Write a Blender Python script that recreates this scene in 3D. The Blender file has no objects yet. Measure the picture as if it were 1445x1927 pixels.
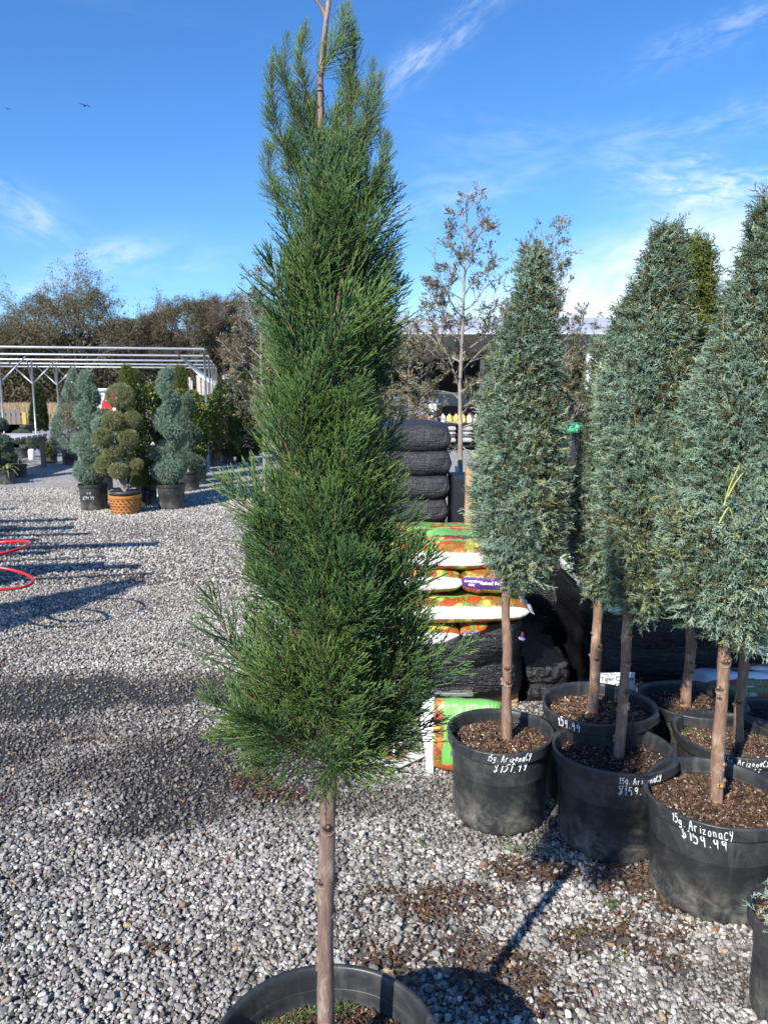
import bpy, math, random
import numpy as np
from mathutils import Vector, Matrix, Euler
R = math.radians
rng = np.random.default_rng(7); random.seed(7)
scene = bpy.context.scene
C = scene.collection

# ------------------------------------------------------------------ camera, sky, sun, exposure
H = 1.65; PITCH = R(8.75); FPX = 1449.0
cs, sn = math.cos(PITCH), math.sin(PITCH)
cam_d = bpy.data.cameras.new('camera'); cam = bpy.data.objects.new('camera', cam_d); C.objects.link(cam)
cam.location = (0, 0, H); cam.rotation_euler = (R(90) - PITCH, 0, 0)
cam_d.sensor_fit = 'VERTICAL'; cam_d.sensor_height = 24; cam_d.lens = 24 * FPX / 1927
cam_d.clip_start = .05; cam_d.clip_end = 3000
cam_d.dof.use_dof = True; cam_d.dof.focus_distance = 1.7; cam_d.dof.aperture_fstop = 8.0
scene.camera = cam
SUN_AZ, SUN_EL = R(33), R(35)          # azimuth in which shadows run (right of forward), elevation
sun_d = bpy.data.lights.new('sun', 'SUN'); sun = bpy.data.objects.new('sun', sun_d); C.objects.link(sun)
sun_d.energy = 5.0; sun_d.angle = R(.53); sun_d.color = (1, .94, .84)
ldir = Vector((math.sin(SUN_AZ) * math.cos(SUN_EL), math.cos(SUN_AZ) * math.cos(SUN_EL), -math.sin(SUN_EL)))
sun.rotation_euler = ldir.to_track_quat('-Z', 'Y').to_euler()
world = bpy.data.worlds.new('World'); scene.world = world; world.use_nodes = True
scene.view_settings.view_transform = 'Standard'; scene.view_settings.look = 'None'
scene.view_settings.exposure = .63; scene.view_settings.gamma = 1
scene.view_settings.use_curve_mapping = False

def at(px, py, Y):
    u = (px - 722.5) / FPX; v = (py - 963.5) / FPX
    Z = Y / (cs - v * sn)
    return np.array((u * Z, Y, H - Z * (v * cs + sn)))
def gp(px, py, z=0.0):
    u = (px - 722.5) / FPX; v = (py - 963.5) / FPX
    Z = (H - z) / (v * cs + sn)
    return np.array((u * Z, Z * (cs - v * sn), z))

# ------------------------------------------------------------------ node helpers
class N:
    def __init__(s, nt): s.nt = nt
    def __call__(s, t, **kw):
        n = s.nt.nodes.new(t)
        for k, v in kw.items(): setattr(n, k, v)
        return n
    def link(s, a, b): s.nt.links.new(a, b)
    def _in(s, n, i, v):
        if v is None: return
        if hasattr(v, 'is_output'): s.link(v, n.inputs[i])
        else: n.inputs[i].default_value = v
    def math(s, op, a, b=None, c=None, clamp=False):
        n = s('ShaderNodeMath', operation=op, use_clamp=clamp)
        for i, v in enumerate((a, b, c)): s._in(n, i, v)
        return n.outputs[0]
    def noise(s, vec=None, scale=5, detail=3, rough=.5, dist=0):
        n = s('ShaderNodeTexNoise')
        if vec is not None: s.link(vec, n.inputs['Vector'])
        n.inputs['Scale'].default_value = scale; n.inputs['Detail'].default_value = detail
        n.inputs['Roughness'].default_value = rough; n.inputs['Distortion'].default_value = dist
        return n.outputs['Fac']
    def voro(s, vec=None, scale=5, feature='F1', out='Distance', rand=1):
        n = s('ShaderNodeTexVoronoi', feature=feature)
        if vec is not None: s.link(vec, n.inputs['Vector'])
        n.inputs['Scale'].default_value = scale; n.inputs['Randomness'].default_value = rand
        return n.outputs[out]
    def ramp(s, fac, stops, interp='LINEAR'):
        n = s('ShaderNodeValToRGB'); n.color_ramp.interpolation = interp
        e = n.color_ramp.elements
        while len(e) > 1: e.remove(e[0])
        for i, (p, c) in enumerate(stops):
            el = e[0] if i == 0 else e.new(p)
            el.position = p; el.color = (*c, 1) if len(c) == 3 else c
        s.link(fac, n.inputs[0]); return n.outputs[0]
    def mix(s, fac, a, b, mode='MIX'):
        n = s('ShaderNodeMix', data_type='RGBA', blend_type=mode)
        s._in(n, 0, fac)
        for i, v in ((6, a), (7, b)):
            if isinstance(v, tuple) and len(v) == 3: v = (*v, 1)
            s._in(n, i, v)
        return n.outputs[2]
    def sstep(s, x, a, b):
        n = s('ShaderNodeMapRange', interpolation_type='SMOOTHSTEP')
        s._in(n, 0, x); n.inputs[1].default_value = a; n.inputs[2].default_value = b
        return n.outputs[0]
    def attr(s, name, kind='GEOMETRY', out='Fac'):
        n = s('ShaderNodeAttribute', attribute_name=name, attribute_type=kind)
        return n.outputs[out]
    def obj(s): return s('ShaderNodeTexCoord').outputs['Object']
    def sep(s, v):
        n = s('ShaderNodeSeparateXYZ'); s.link(v, n.inputs[0]); return n.outputs
    def comb(s, x, y, z):
        n = s('ShaderNodeCombineXYZ')
        for i, v in enumerate((x, y, z)): s._in(n, i, v)
        return n.outputs[0]
    def mapping(s, v, scale=(1, 1, 1), rot=(0, 0, 0), loc=(0, 0, 0)):
        n = s('ShaderNodeMapping'); s.link(v, n.inputs[0])
        n.inputs['Scale'].default_value = scale; n.inputs['Rotation'].default_value = rot; n.inputs['Location'].default_value = loc
        return n.outputs[0]
    def bump(s, h, strength=.5, dist=.01):
        n = s('ShaderNodeBump'); s.link(h, n.inputs['Height'])
        n.inputs['Strength'].default_value = strength; n.inputs['Distance'].default_value = dist
        return n.outputs[0]

def material(name, build=None, color=(.5, .5, .5), rough=.6, metal=0, spec=.5):
    m = bpy.data.materials.new(name); m.use_nodes = True
    b = m.node_tree.nodes['Principled BSDF']
    b.inputs['Base Color'].default_value = (*color, 1); b.inputs['Roughness'].default_value = rough
    b.inputs['Metallic'].default_value = metal; b.inputs['Specular IOR Level'].default_value = spec
    if build: build(N(m.node_tree), b)
    return m
def simple(name, c, rough=.6, metal=0, var=.25, scale=20, bump=.15, spec=.5):
    def f(n, b):
        o = n.obj(); f1 = n.noise(o, scale, 5, .6)
        lo = tuple(x * (1 - var) for x in c); hi = tuple(min(1, x * (1 + var)) for x in c)
        n.link(n.ramp(f1, [(.3, lo), (.7, hi)]), b.inputs['Base Color'])
        if bump: n.link(n.bump(n.noise(o, scale * 3, 4), bump, .003), b.inputs['Normal'])
    return material(name, f, c, rough, metal, spec)

# ------------------------------------------------------------------ world: Nishita sky + wisps of cirrus in fixed sky directions
def build_world():
    nt = world.node_tree; nt.nodes.clear(); n = N(nt)
    out = n('ShaderNodeOutputWorld'); bg = n('ShaderNodeBackground'); n.link(bg.outputs[0], out.inputs[0])
    sky = n('ShaderNodeTexSky', sky_type='NISHITA')
    sky.sun_disc = False; sky.sun_elevation = SUN_EL
    sky.sun_rotation = math.pi + SUN_AZ
    sky.altitude = 0; sky.air_density = 1.0; sky.dust_density = .3; sky.ozone_density = 3.0
    bg.inputs['Strength'].default_value = SKY_STRENGTH
    tc = n('ShaderNodeTexCoord').outputs['Generated']
    x, y, z = n.sep(tc)
    yy = n.math('MAXIMUM', n.math('ABSOLUTE', y), .05)
    a = n.math('DIVIDE', x, yy); e = n.math('DIVIDE', z, yy)          # tangent-plane coordinates of the sky ahead (and mirrored behind)
    P = n.comb(a, e, 0)
    total = None
    # px, py, length, width (tangent units), angle deg, strength, noise scale
    W = [(850, 65, .10, .018, 40, .22, 22), (775, 120, .035, .014, 35, .30, 30), (1370, 55, .10, .018, 20, .20, 22),
         (1330, 235, .16, .02, 12, .20, 16), (1350, 355, .085, .022, 3, .65, 26), (1210, 325, .05, .022, -8, .22, 24), (1310, 305, .03, .012, 0, .3, 28),
         (1270, 480, .20, .035, 13, .72, 8), (1300, 560, .25, .035, 8, .85, 7), (1050, 590, .2, .025, 4, .45, 8),
         (40, 400, .07, .022, -28, .36, 10), (200, 480, .07, .018, 12, .42, 12), (110, 525, .06, .013, 15, .38, 12),
         (870, 360, .09, .03, 10, .22, 14), (1000, 270, .12, .03, -5, .12, 12), (330, 505, .08, .02, 8, .16, 12)]
    for i, (px, py, L, Wd, ang, st, sc) in enumerate(W):
        d = at(px, py, 1.0); ca, ce = d[0], d[2] - H
        q = n.mapping(P, loc=(-ca, -ce, 0))
        rt = n.mapping(q, rot=(0, 0, -R(ang)))
        rx, ry, _ = n.sep(rt)
        wob = n.math('MULTIPLY', n.math('SUBTRACT', n.noise(n.mapping(P, scale=(1, 1, 1), loc=(i, i * 2, 0)), sc * .6, 3), .5), Wd * 2.2)
        ry = n.math('ADD', ry, wob)
        dd = n.math('ADD', n.math('POWER', n.math('DIVIDE', rx, L), 2), n.math('POWER', n.math('DIVIDE', ry, Wd), 2))
        m = n.math('EXPONENT', n.math('MULTIPLY', dd, -1.0))
        str_ = n.noise(n.mapping(rt, scale=(1, 3.2, 1), loc=(i * 3, 0, 0)), sc, 6, .65, .4)
        m = n.math('MULTIPLY', m, n.sstep(str_, .34 if st < .6 or i < 6 else .12, .72 if st < .6 or i < 6 else .60))
        m = n.math('MULTIPLY', m, st * 1.25)
        total = m if total is None else n.math('ADD', total, m)
    general = n.math('MULTIPLY', n.sstep(n.noise(n.mapping(tc, scale=(1.2, 1.2, 6)), 2.2, 6, .6), .5, .85), .12)
    low = n.math('MULTIPLY', n.sstep(z, .35, 0), .0)
    total = n.math('ADD', n.math('ADD', total, general), low, clamp=True)
    hs = n('ShaderNodeHueSaturation'); n.link(sky.outputs[0], hs.inputs['Color'])
    hs.inputs['Saturation'].default_value = 1.2; hs.inputs['Value'].default_value = 1.0
    blue = n.mix(1.0, hs.outputs[0], SKY_TINT, 'MULTIPLY')
    col = n.mix(total, blue, CLOUD)
    n.link(col, bg.inputs['Color'])
SKY_STRENGTH = .11; SKY_TINT = (.74, .95, 1.2); CLOUD = (6.2, 7.0, 8.0)
build_world()

# ------------------------------------------------------------------ mesh helpers
def mesh(name, V, Fs, smooth=True, attrs=None):
    me = bpy.data.meshes.new(name)
    V = np.asarray(V, np.float32)
    if not isinstance(Fs, list): Fs = [Fs]
    Fs = [np.asarray(f, np.int32) for f in Fs if len(f)]
    me.vertices.add(len(V)); me.vertices.foreach_set('co', V.ravel())
    nl = sum(f.size for f in Fs); npoly = sum(len(f) for f in Fs)
    me.loops.add(nl); me.polygons.add(npoly)
    me.loops.foreach_set('vertex_index', np.concatenate([f.ravel() for f in Fs]))
    tot = np.concatenate([np.full(len(f), f.shape[1], np.int32) for f in Fs])
    st = np.concatenate([[0], np.cumsum(tot)[:-1]]).astype(np.int32)
    me.polygons.foreach_set('loop_start', st)
    try: me.polygons.foreach_set('loop_total', tot)
    except Exception: pass
    me.polygons.foreach_set('use_smooth', np.full(npoly, smooth, bool))
    for k, v in (attrs or {}).items():
        v = np.asarray(v, np.float32)
        if v.ndim == 1:
            a = me.attributes.new(k, 'FLOAT', 'POINT'); a.data.foreach_set('value', v)
        else:
            a = me.attributes.new(k, 'FLOAT_VECTOR', 'POINT'); a.data.foreach_set('vector', v.ravel())
    me.update(calc_edges=True); me.validate()
    return me
class G:
    """collects shapes for ONE mesh"""
    def __init__(s): s.V = []; s.F = []; s.n = 0; s.A = {}
    def add(s, V, Fs, **at_):
        V = np.asarray(V, float)
        if not isinstance(Fs, list): Fs = [Fs]
        for f in Fs: s.F.append(np.asarray(f, int) + s.n)
        for k in at_: s.A.setdefault(k, [])
        for k, v in at_.items(): s.A[k].append(np.broadcast_to(np.asarray(v, float), (len(V),)) if np.ndim(v) < 2 else np.asarray(v, float))
        s.V.append(V); s.n += len(V); return s
    def box(s, c, d, rz=0, rx=0, ry=0, bev=0, **k):
        c = np.array(c, float); d = np.array(d, float) / 2
        b = min(bev, d.min() * .45) if bev else 0
        if not b:
            v = np.array([(x, y, z) for x in (-1, 1) for y in (-1, 1) for z in (-1, 1)], float) * d
            f = [(0, 1, 3, 2), (4, 6, 7, 5), (0, 4, 5, 1), (2, 3, 7, 6), (0, 2, 6, 4), (1, 5, 7, 3)]
            fs = [np.array(f)]
        else:
            v = []; idx = {}
            for x in (-1, 1):
                for y in (-1, 1):
                    for z in (-1, 1):
                        for a in range(3):
                            p = np.array((x, y, z), float) * (d - b)
                            p[a] += (x, y, z)[a] * b
                            idx[(x, y, z, a)] = len(v); v.append(p)
            v = np.array(v); q = []; t = []
            for a in range(3):
                o = [i for i in range(3) if i != a]
                for sg in (-1, 1):
                    r = []
                    for (p_, q_) in ((-1, -1), (1, -1), (1, 1), (-1, 1)):
                        k3 = [0, 0, 0]; k3[a] = sg; k3[o[0]] = p_; k3[o[1]] = q_; r.append(idx[(*k3, a)])
                    if (sg > 0) == (a == 1): r = r[::-1]
                    q.append(r)
                for p_ in (-1, 1):
                    for q_ in (-1, 1):
                        k1 = [0, 0, 0]; k1[a] = -1; k1[o[0]] = p_; k1[o[1]] = q_
                        k2 = list(k1); k2[a] = 1
                        q.append([idx[(*k1, o[0])], idx[(*k2, o[0])], idx[(*k2, o[1])], idx[(*k1, o[1])]])
            for x in (-1, 1):
                for y in (-1, 1):
                    for z in (-1, 1): t.append([idx[(x, y, z, a)] for a in range(3)])
            fs = [np.array(q), np.array(t)]
        M = np.array(Euler((rx, ry, rz)).to_matrix())
        return s.add(v @ M.T + c, fs, **k)
    def tube(s, pts, r, sides=8, cap=True, **k):
        pts = np.array(pts, float); r = np.broadcast_to(np.asarray(r, float), (len(pts),))
        V, F = tubes(pts[None], r[None], sides)
        n0 = len(V)
        Fs = [F]
        if cap:
            V = np.vstack([V, pts[0], pts[-1]])
            j = np.arange(sides); L = (len(pts) - 1) * sides
            Fs.append(np.stack([np.full(sides, n0), (j + 1) % sides, j], 1))
            Fs.append(np.stack([np.full(sides, n0 + 1), L + j, L + (j + 1) % sides], 1))
        return s.add(V, Fs, **k)
    def lathe(s, prof, seg=48, c=(0, 0, 0), wob=None, **k):
        prof = np.array(prof, float); th = np.arange(seg) * 2 * np.pi / seg
        r = prof[:, 0][:, None] * np.ones(seg); z = prof[:, 1][:, None] * np.ones(seg)
        if wob is not None: r, z = wob(r, z, th[None, :])
        V = np.stack([r * np.cos(th) + c[0], r * np.sin(th) + c[1], z + c[2]], -1).reshape(-1, 3)
        m = len(prof); i, j = np.meshgrid(np.arange(m - 1), np.arange(seg), indexing='ij')
        F = np.stack([i * seg + j, i * seg + (j + 1) % seg, (i + 1) * seg + (j + 1) % seg, (i + 1) * seg + j], -1).reshape(-1, 4)
        return s.add(V, F, **k)
    def data(s, name, smooth=False):
        F = {}
        for f in s.F: F.setdefault(f.shape[1], []).append(f)
        A = {k: np.concatenate(v) for k, v in s.A.items() if sum(len(x) for x in v) == s.n}
        return mesh(name, np.vstack(s.V), [np.vstack(v) for v in F.values()], smooth, A)

def tubes(P, Rr, sides=3):
    """batch of tapered tubes: P (M,K,3), Rr (M,K) -> V, quads"""
    P = np.asarray(P, float); M, K, _ = P.shape
    T = np.gradient(P, axis=1); T /= np.linalg.norm(T, axis=2, keepdims=True) + 1e-12
    ref = np.where(np.abs(T[:, :1, 2:3]) > .9, np.array([[[1., 0, 0]]]), np.array([[[0., 0, 1]]]))
    ref = np.broadcast_to(ref, T.shape)
    A = np.cross(T, ref); A /= np.linalg.norm(A, axis=2, keepdims=True) + 1e-12
    B = np.cross(T, A)
    th = np.arange(sides) * 2 * np.pi / sides
    ring = P[:, :, None, :] + Rr[:, :, None, None] * (A[:, :, None, :] * np.cos(th)[None, None, :, None] + B[:, :, None, :] * np.sin(th)[None, None, :, None])
    V = ring.reshape(-1, 3)
    base = (np.arange(M) * K * sides)[:, None, None]
    k = (np.arange(K - 1) * sides)[None, :, None]; j = np.arange(sides)[None, None, :]; j2 = (j + 1) % sides
    F = np.stack([base + k + j2, base + k + j, base + k + sides + j, base + k + sides + j2], -1).reshape(-1, 4)
    return V, F

def link(name, data, mat=None, parent=None, loc=None, rot=None):
    if mat is not None and len(data.materials) == 0: data.materials.append(mat)
    o = bpy.data.objects.new(name, data); C.objects.link(o)
    if parent: o.parent = parent
    if loc is not None: o.location = tuple(loc)
    if rot is not None: o.rotation_euler = rot
    return o
def obj(name, g, mat, parent=None, loc=None, rot=None, smooth=False):
    return link(name, g.data(name, smooth) if isinstance(g, G) else g, mat, parent, loc, rot)
def tag(o, label, cat, group=None, kind=None):
    if label: o['label'] = label
    if cat: o['category'] = cat
    if group: o['group'] = group
    if kind: o['kind'] = kind
    return o
def thing(name, label, cat, loc=(0, 0, 0), rz=0, group=None):
    o = bpy.data.objects.new(name, None); C.objects.link(o); o.empty_display_size = .1
    o.location = tuple(loc); o.rotation_euler = (0, 0, rz)
    return tag(o, label, cat, group)
def copy_tree(o, parent=None):
    c = o.copy(); C.objects.link(c); c.parent = parent
    for ch in list(o.children): copy_tree(ch, c)
    return c

# value noise for numpy
def vnoise(x, y, seed=0):
    x = np.asarray(x, float); y = np.asarray(y, float)
    xi = np.floor(x).astype(np.int64); yi = np.floor(y).astype(np.int64)
    fx = x - xi; fy = y - yi; fx = fx * fx * (3 - 2 * fx); fy = fy * fy * (3 - 2 * fy)
    def h(a, b):
        n = (a * 374761393 + b * 668265263 + seed * 1442695041) & 0xFFFFFFFF
        n = ((n ^ (n >> 13)) * 1274126177) & 0xFFFFFFFF
        return ((n ^ (n >> 16)) & 0xFFFF) / 65535.0
    return (h(xi, yi) * (1 - fx) + h(xi + 1, yi) * fx) * (1 - fy) + (h(xi, yi + 1) * (1 - fx) + h(xi + 1, yi + 1) * fx) * fy
def fbm(x, y, seed=0, o=3):
    return sum(vnoise(x * 2**i, y * 2**i, seed + i) * .5**i for i in range(o)) / sum(.5**i for i in range(o))

# ---- scattering: a point mesh that carries small shared pieces
def scatter_group(name, variants):
    ng = bpy.data.node_groups.new(name, 'GeometryNodeTree')
    ng.interface.new_socket('Geometry', in_out='INPUT', socket_type='NodeSocketGeometry')
    ng.interface.new_socket('Geometry', in_out='OUTPUT', socket_type='NodeSocketGeometry')
    n = ng.nodes; L = ng.links
    gi = n.new('NodeGroupInput'); go = n.new('NodeGroupOutput')
    join = n.new('GeometryNodeJoinGeometry')
    for v in variants:
        oi = n.new('GeometryNodeObjectInfo'); oi.inputs['Object'].default_value = v; oi.inputs['As Instance'].default_value = True
        L.new(oi.outputs['Geometry'], join.inputs[0])
    iop = n.new('GeometryNodeInstanceOnPoints'); iop.inputs['Pick Instance'].default_value = True
    L.new(gi.outputs[0], iop.inputs['Points']); L.new(join.outputs[0], iop.inputs['Instance'])
    def na(nm, ty):
        a = n.new('GeometryNodeInputNamedAttribute'); a.data_type = ty; a.inputs['Name'].default_value = nm; return a.outputs['Attribute']
    L.new(na('idx', 'INT'), iop.inputs['Instance Index'])
    L.new(na('rot', 'FLOAT_VECTOR'), iop.inputs['Rotation']); L.new(na('scl', 'FLOAT_VECTOR'), iop.inputs['Scale'])
    L.new(iop.outputs[0], go.inputs[0])
    return ng, len(variants)
def scatter(name, grp, pts, rot, scl, tint, parent=None, loc=None):
    ng, nv = grp; n = len(pts)
    me = bpy.data.meshes.new(name); me.vertices.add(n)
    me.vertices.foreach_set('co', np.asarray(pts, np.float32).ravel())
    scl = np.asarray(scl, float)
    if scl.ndim == 1: scl = np.repeat(scl[:, None], 3, 1)
    for k, v in (('rot', rot), ('scl', scl)):
        a = me.attributes.new(k, 'FLOAT_VECTOR', 'POINT'); a.data.foreach_set('vector', np.asarray(v, np.float32).ravel())
    a = me.attributes.new('idx', 'INT', 'POINT'); a.data.foreach_set('value', rng.integers(0, nv, n).astype(np.int32))
    a = me.attributes.new('tint', 'FLOAT', 'POINT'); a.data.foreach_set('value', np.asarray(tint, np.float32))
    me.update()
    o = link(name, me, None, parent, loc)
    md = o.modifiers.new('scatter', 'NODES'); md.node_group = ng
    return o
def variant(name, me, mat):
    if len(me.materials) == 0: me.materials.append(mat)
    return bpy.data.objects.new(name, me)      # not linked to the scene: only its shape is used
def dirs_to_euler(D, roll):
    """+Z of the piece along D, turned by roll about it -> XYZ euler"""
    D = D / (np.linalg.norm(D, axis=1, keepdims=True) + 1e-9)
    ref = np.where(np.abs(D[:, 2:3]) > .95, np.array([[1., 0, 0]]), np.array([[0., 0, 1]]))
    X = np.cross(ref, D); X /= np.linalg.norm(X, axis=1, keepdims=True) + 1e-9
    Y = np.cross(D, X)
    c, s = np.cos(roll)[:, None], np.sin(roll)[:, None]
    X2 = X * c + Y * s; Y2 = -X * s + Y * c
    # M = [X2 Y2 D] columns ; XYZ euler
    ry = -np.arcsin(np.clip(X2[:, 2], -1, 1)); rx = np.arctan2(Y2[:, 2], D[:, 2]); rz = np.arctan2(X2[:, 1], X2[:, 0])
    return np.stack([rx, ry, rz], 1)

# ------------------------------------------------------------------ materials
def mat_leaf(name, stops, rough=.55, transl=0.0, spec=.35, extra=None):
    """stops: colour ramp over the piece's own tint; 't' runs from base to tip of each twig"""
    def f(n, b):
        tint = n.attr('tint', 'INSTANCER'); c = n.ramp(tint, stops)
        if extra:
            t = n.attr('t'); c = n.mix(n.sstep(t, extra[1], extra[2]), c, extra[0])
        n.link(c, b.inputs['Base Color'])
        b.inputs['Subsurface Weight'].default_value = 0
        if transl:
            tr = n('ShaderNodeBsdfTranslucent'); n.link(c, tr.inputs[0]); mx = n('ShaderNodeMixShader'); mx.inputs[0].default_value = transl
            out = n.nt.nodes['Material Output']; n.link(b.outputs[0], mx.inputs[1]); n.link(tr.outputs[0], mx.inputs[2]); n.link(mx.outputs[0], out.inputs[0])
    return material(name, f, (.1, .2, .1), rough, 0, spec)
def f_gravel(n, b):
    g = n('ShaderNodeNewGeometry'); pos = g.outputs['Position']
    tint = n.attr('tint', 'INSTANCER')
    c = n.ramp(tint, [(0, (.034, .030, .026)), (.18, (.082, .074, .064)), (.35, (.155, .150, .142)), (.6, (.31, .303, .290)), (.8, (.46, .452, .435)), (.93, (.62, .61, .58)),
                      (.94, (.40, .24, .11)), (.97, (.42, .33, .22)), (.98, (.24, .12, .07)), (1, (.28, .15, .1))])
    m = n.noise(pos, 130, 4, .6); c2 = n.mix(1.0, c, n.ramp(m, [(.3, (.66, .66, .67)), (.72, (1.12, 1.11, 1.1))]), 'MULTIPLY')
    vein = n.sstep(n.noise(pos, 55, 5, .7, 1.5), .6, .68)
    c2 = n.mix(n.math('MULTIPLY', vein, .28), c2, (.6, .6, .6)); c2 = n.mix(1.0, c2, (1.03, 1.0, .96), 'MULTIPLY')
    n.link(c2, b.inputs['Base Color'])
    n.link(n.sstep(tint, .05, .32), b.inputs['Roughness'])
    r = n('ShaderNodeMapRange'); n.link(tint, r.inputs[0]); r.inputs[1].default_value = .05; r.inputs[2].default_value = .35; r.inputs[3].default_value = .42; r.inputs[4].default_value = .85
    n.link(r.outputs[0], b.inputs['Roughness'])
    n.link(n.bump(n.noise(pos, 300, 4, .6), .35, .002), b.inputs['Normal'])
M_gravel = material('limestone gravel', f_gravel)

WET = [(230, 1302, 330, 38, 1.1), (90, 1325, 160, 34, .95), (170, 1515, 280, 60, 1.25), (330, 1440, 300, 75, .95), (60, 1440, 200, 90, .95), (600, 1450, 330, 70, .7), (1330, 1830, 120, 60, .35), (760, 1480, 120, 60, .3), (1040, 1570, 250, 40, .35), (30, 1620, 160, 60, .4)]
def wetness(x, y):
    w = np.zeros_like(x)
    for px, py, rx, ry, s in WET:
        c = gp(px, py); a = gp(px + rx, py)[0] - c[0]; d = gp(px, py - ry)[1] - c[1]
        q = ((x - c[0]) / a) ** 2 + ((y - c[1]) / d) ** 2
        w = np.maximum(w, s * np.clip(1.35 - q, 0, 1))
    nz = fbm(x * 2.2 + 10, y * 2.2, 3, 4)
    return np.clip(w * 1.5 * np.clip((nz - .22) * 2.6, 0, 1.2), 0, 1)
def f_ground(n, b):
    g = n('ShaderNodeNewGeometry'); pos = g.outputs['Position']; x, y, z = n.sep(pos)
    far = n.sstep(y, 6.5, 12.5)
    cell = n.voro(pos, 48, out='Color'); cx = n.sep(cell)[0]
    dist = n.voro(pos, 48)
    stones = n.ramp(cx, [(0, (.20, .19, .175)), (.4, (.40, .385, .36)), (.75, (.56, .54, .50)), (.93, (.68, .66, .62)), (1, (.42, .34, .26))])
    stones = n.mix(n.math('MULTIPLY', n.sstep(dist, .42, .7), .6), stones, (.09, .088, .085))
    big = n.noise(pos, .5, 4, .6); stones = n.mix(1.0, stones, n.ramp(big, [(.3, (.78, .78, .79)), (.7, (1.05, 1.04, 1.03))]), 'MULTIPLY')
    grit = n.ramp(n.noise(pos, 110, 5, .7), [(.3, (.035, .031, .028)), (.55, (.12, .11, .10)), (.75, (.27, .26, .245))])
    wet = n.attr('wet')
    grit = n.mix(wet, grit, n.ramp(n.noise(pos, 30, 5, .7), [(.3, (.018, .017, .017)), (.7, (.060, .056, .052))]))
    n.link(n.mix(far, grit, stones), b.inputs['Base Color'])
    wr = n.math('SUBTRACT', .95, n.math('MULTIPLY', wet, .42)); n.link(wr, b.inputs['Roughness'])
    hgt = n.math('ADD', n.math('MULTIPLY', n.math('SUBTRACT', 1, dist), far), n.math('MULTIPLY', n.noise(pos, 80, 4), .6))
    n.link(n.bump(hgt, .8, .012), b.inputs['Normal'])
M_ground = material('gravel ground', f_ground, rough=.95, spec=.3)
def f_field(n, b):
    o = n.obj(); c = n.ramp(n.noise(n.mapping(o, scale=(1, .35, 1)), 1.2, 6, .65), [(.3, (.17, .115, .06)), (.55, (.27, .195, .11)), (.75, (.36, .28, .17))])
    n.link(c, b.inputs['Base Color']); n.link(n.bump(n.noise(o, 6, 5), .6, .1), b.inputs['Normal'])
M_field = material('dry grass field', f_field, rough=1, spec=.1)
def f_bark(base, hi, knots=(.25, .12, .06)):
    def f(n, b):
        o = n.obj(); m = n.mapping(o, scale=(1, 1, .22))
        a = n.noise(m, 90, 6, .65); bb = n.noise(n.mapping(o, scale=(1, 1, .5)), 22, 5, .65); cc = n.noise(o, 60, 3, .6, .8)
        c = n.ramp(a, [(.3, tuple(v * .6 for v in base)), (.55, base), (.75, hi)])
        c = n.mix(n.sstep(bb, .52, .68), c, hi); c = n.mix(n.math('MULTIPLY', n.sstep(cc, .62, .7), .55), c, knots)
        n.link(c, b.inputs['Base Color']); n.link(n.bump(n.math('ADD', a, n.math('MULTIPLY', cc, .6)), .55, .004), b.inputs['Normal'])
    return f
M_bark = material('smooth grey brown bark', f_bark((.20, .135, .11), (.34, .265, .22)), rough=.55, spec=.4)
M_bark2 = material('reddish cypress bark', f_bark((.23, .14, .10), (.38, .27, .20), (.45, .2, .08)), rough=.6, spec=.35)
M_bark3 = material('pale oak bark', f_bark((.27, .235, .20), (.45, .40, .34)), rough=.75)
M_twig = simple('brown twig', (.16, .085, .05), .7)
M_farbark = simple('far grey bark', (.20, .175, .15), .9, var=.3, scale=1.2)
def f_plastic(base, dusty, rough=.40):
    def f(n, b):
        o = n.obj(); x, y, z = n.sep(o)
        d = n.noise(o, 13, 8, .75, .4); s = n.noise(n.mapping(o, scale=(1, 1, .12)), 40, 4, .6); sm = n.noise(o, 3, 3, .5)
        low = n.sstep(z, .20, -.02)
        m = n.math('MULTIPLY', n.sstep(d, .38, .78), n.math('ADD', .28, n.math('MULTIPLY', low, 1.05)), clamp=True)
        m = n.math('ADD', m, n.math('MULTIPLY', n.sstep(s, .55, .75), .14), clamp=True)
        c = n.mix(m, base, dusty); n.link(c, b.inputs['Base Color'])
        n.link(n.math('ADD', rough, n.math('MULTIPLY', m, .35)), b.inputs['Roughness'])
        n.link(n.bump(n.math('ADD', n.noise(o, 25, 4, .6), n.math('MULTIPLY', sm, 3)), .12, .006), b.inputs['Normal'])
    return f
M_pot = material('black nursery pot plastic', f_plastic((.024, .026, .029), (.20, .19, .165)), spec=.5)
M_orange = material('orange plastic', f_plastic((.50, .20, .045), (.36, .19, .08), .5))
M_chalk = material('white paint marker', color=(.8, .82, .84), rough=.7)
M_soil = simple('dark potting soil', (.045, .026, .018), .95, var=.5, scale=60, bump=.6)
def f_chips(n, b):
    t = n.attr('tint', 'INSTANCER')
    n.link(n.ramp(t, [(0, (.018, .011, .008)), (.25, (.055, .030, .02)), (.5, (.12, .068, .042)), (.72, (.22, .135, .085)), (.86, (.33, .235, .155)), (.9, (.62, .59, .54)), (1, (.72, .70, .66))]), b.inputs['Base Color'])
M_chips = material('bark chips', f_chips, rough=.85, spec=.3)
M_straw = material('dry straw', lambda n, b: n.link(n.ramp(n.attr('tint', 'INSTANCER'), [(0, (.16, .08, .035)), (.6, (.34, .20, .09)), (1, (.45, .33, .19))]), b.inputs['Base Color']), rough=.8)
M_weed = material('green moss and weeds', lambda n, b: n.link(n.ramp(n.attr('tint', 'INSTANCER'), [(0, (.03, .07, .02)), (.6, (.09, .17, .04)), (1, (.22, .26, .08))]), b.inputs['Base Color']), rough=.7)
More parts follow.
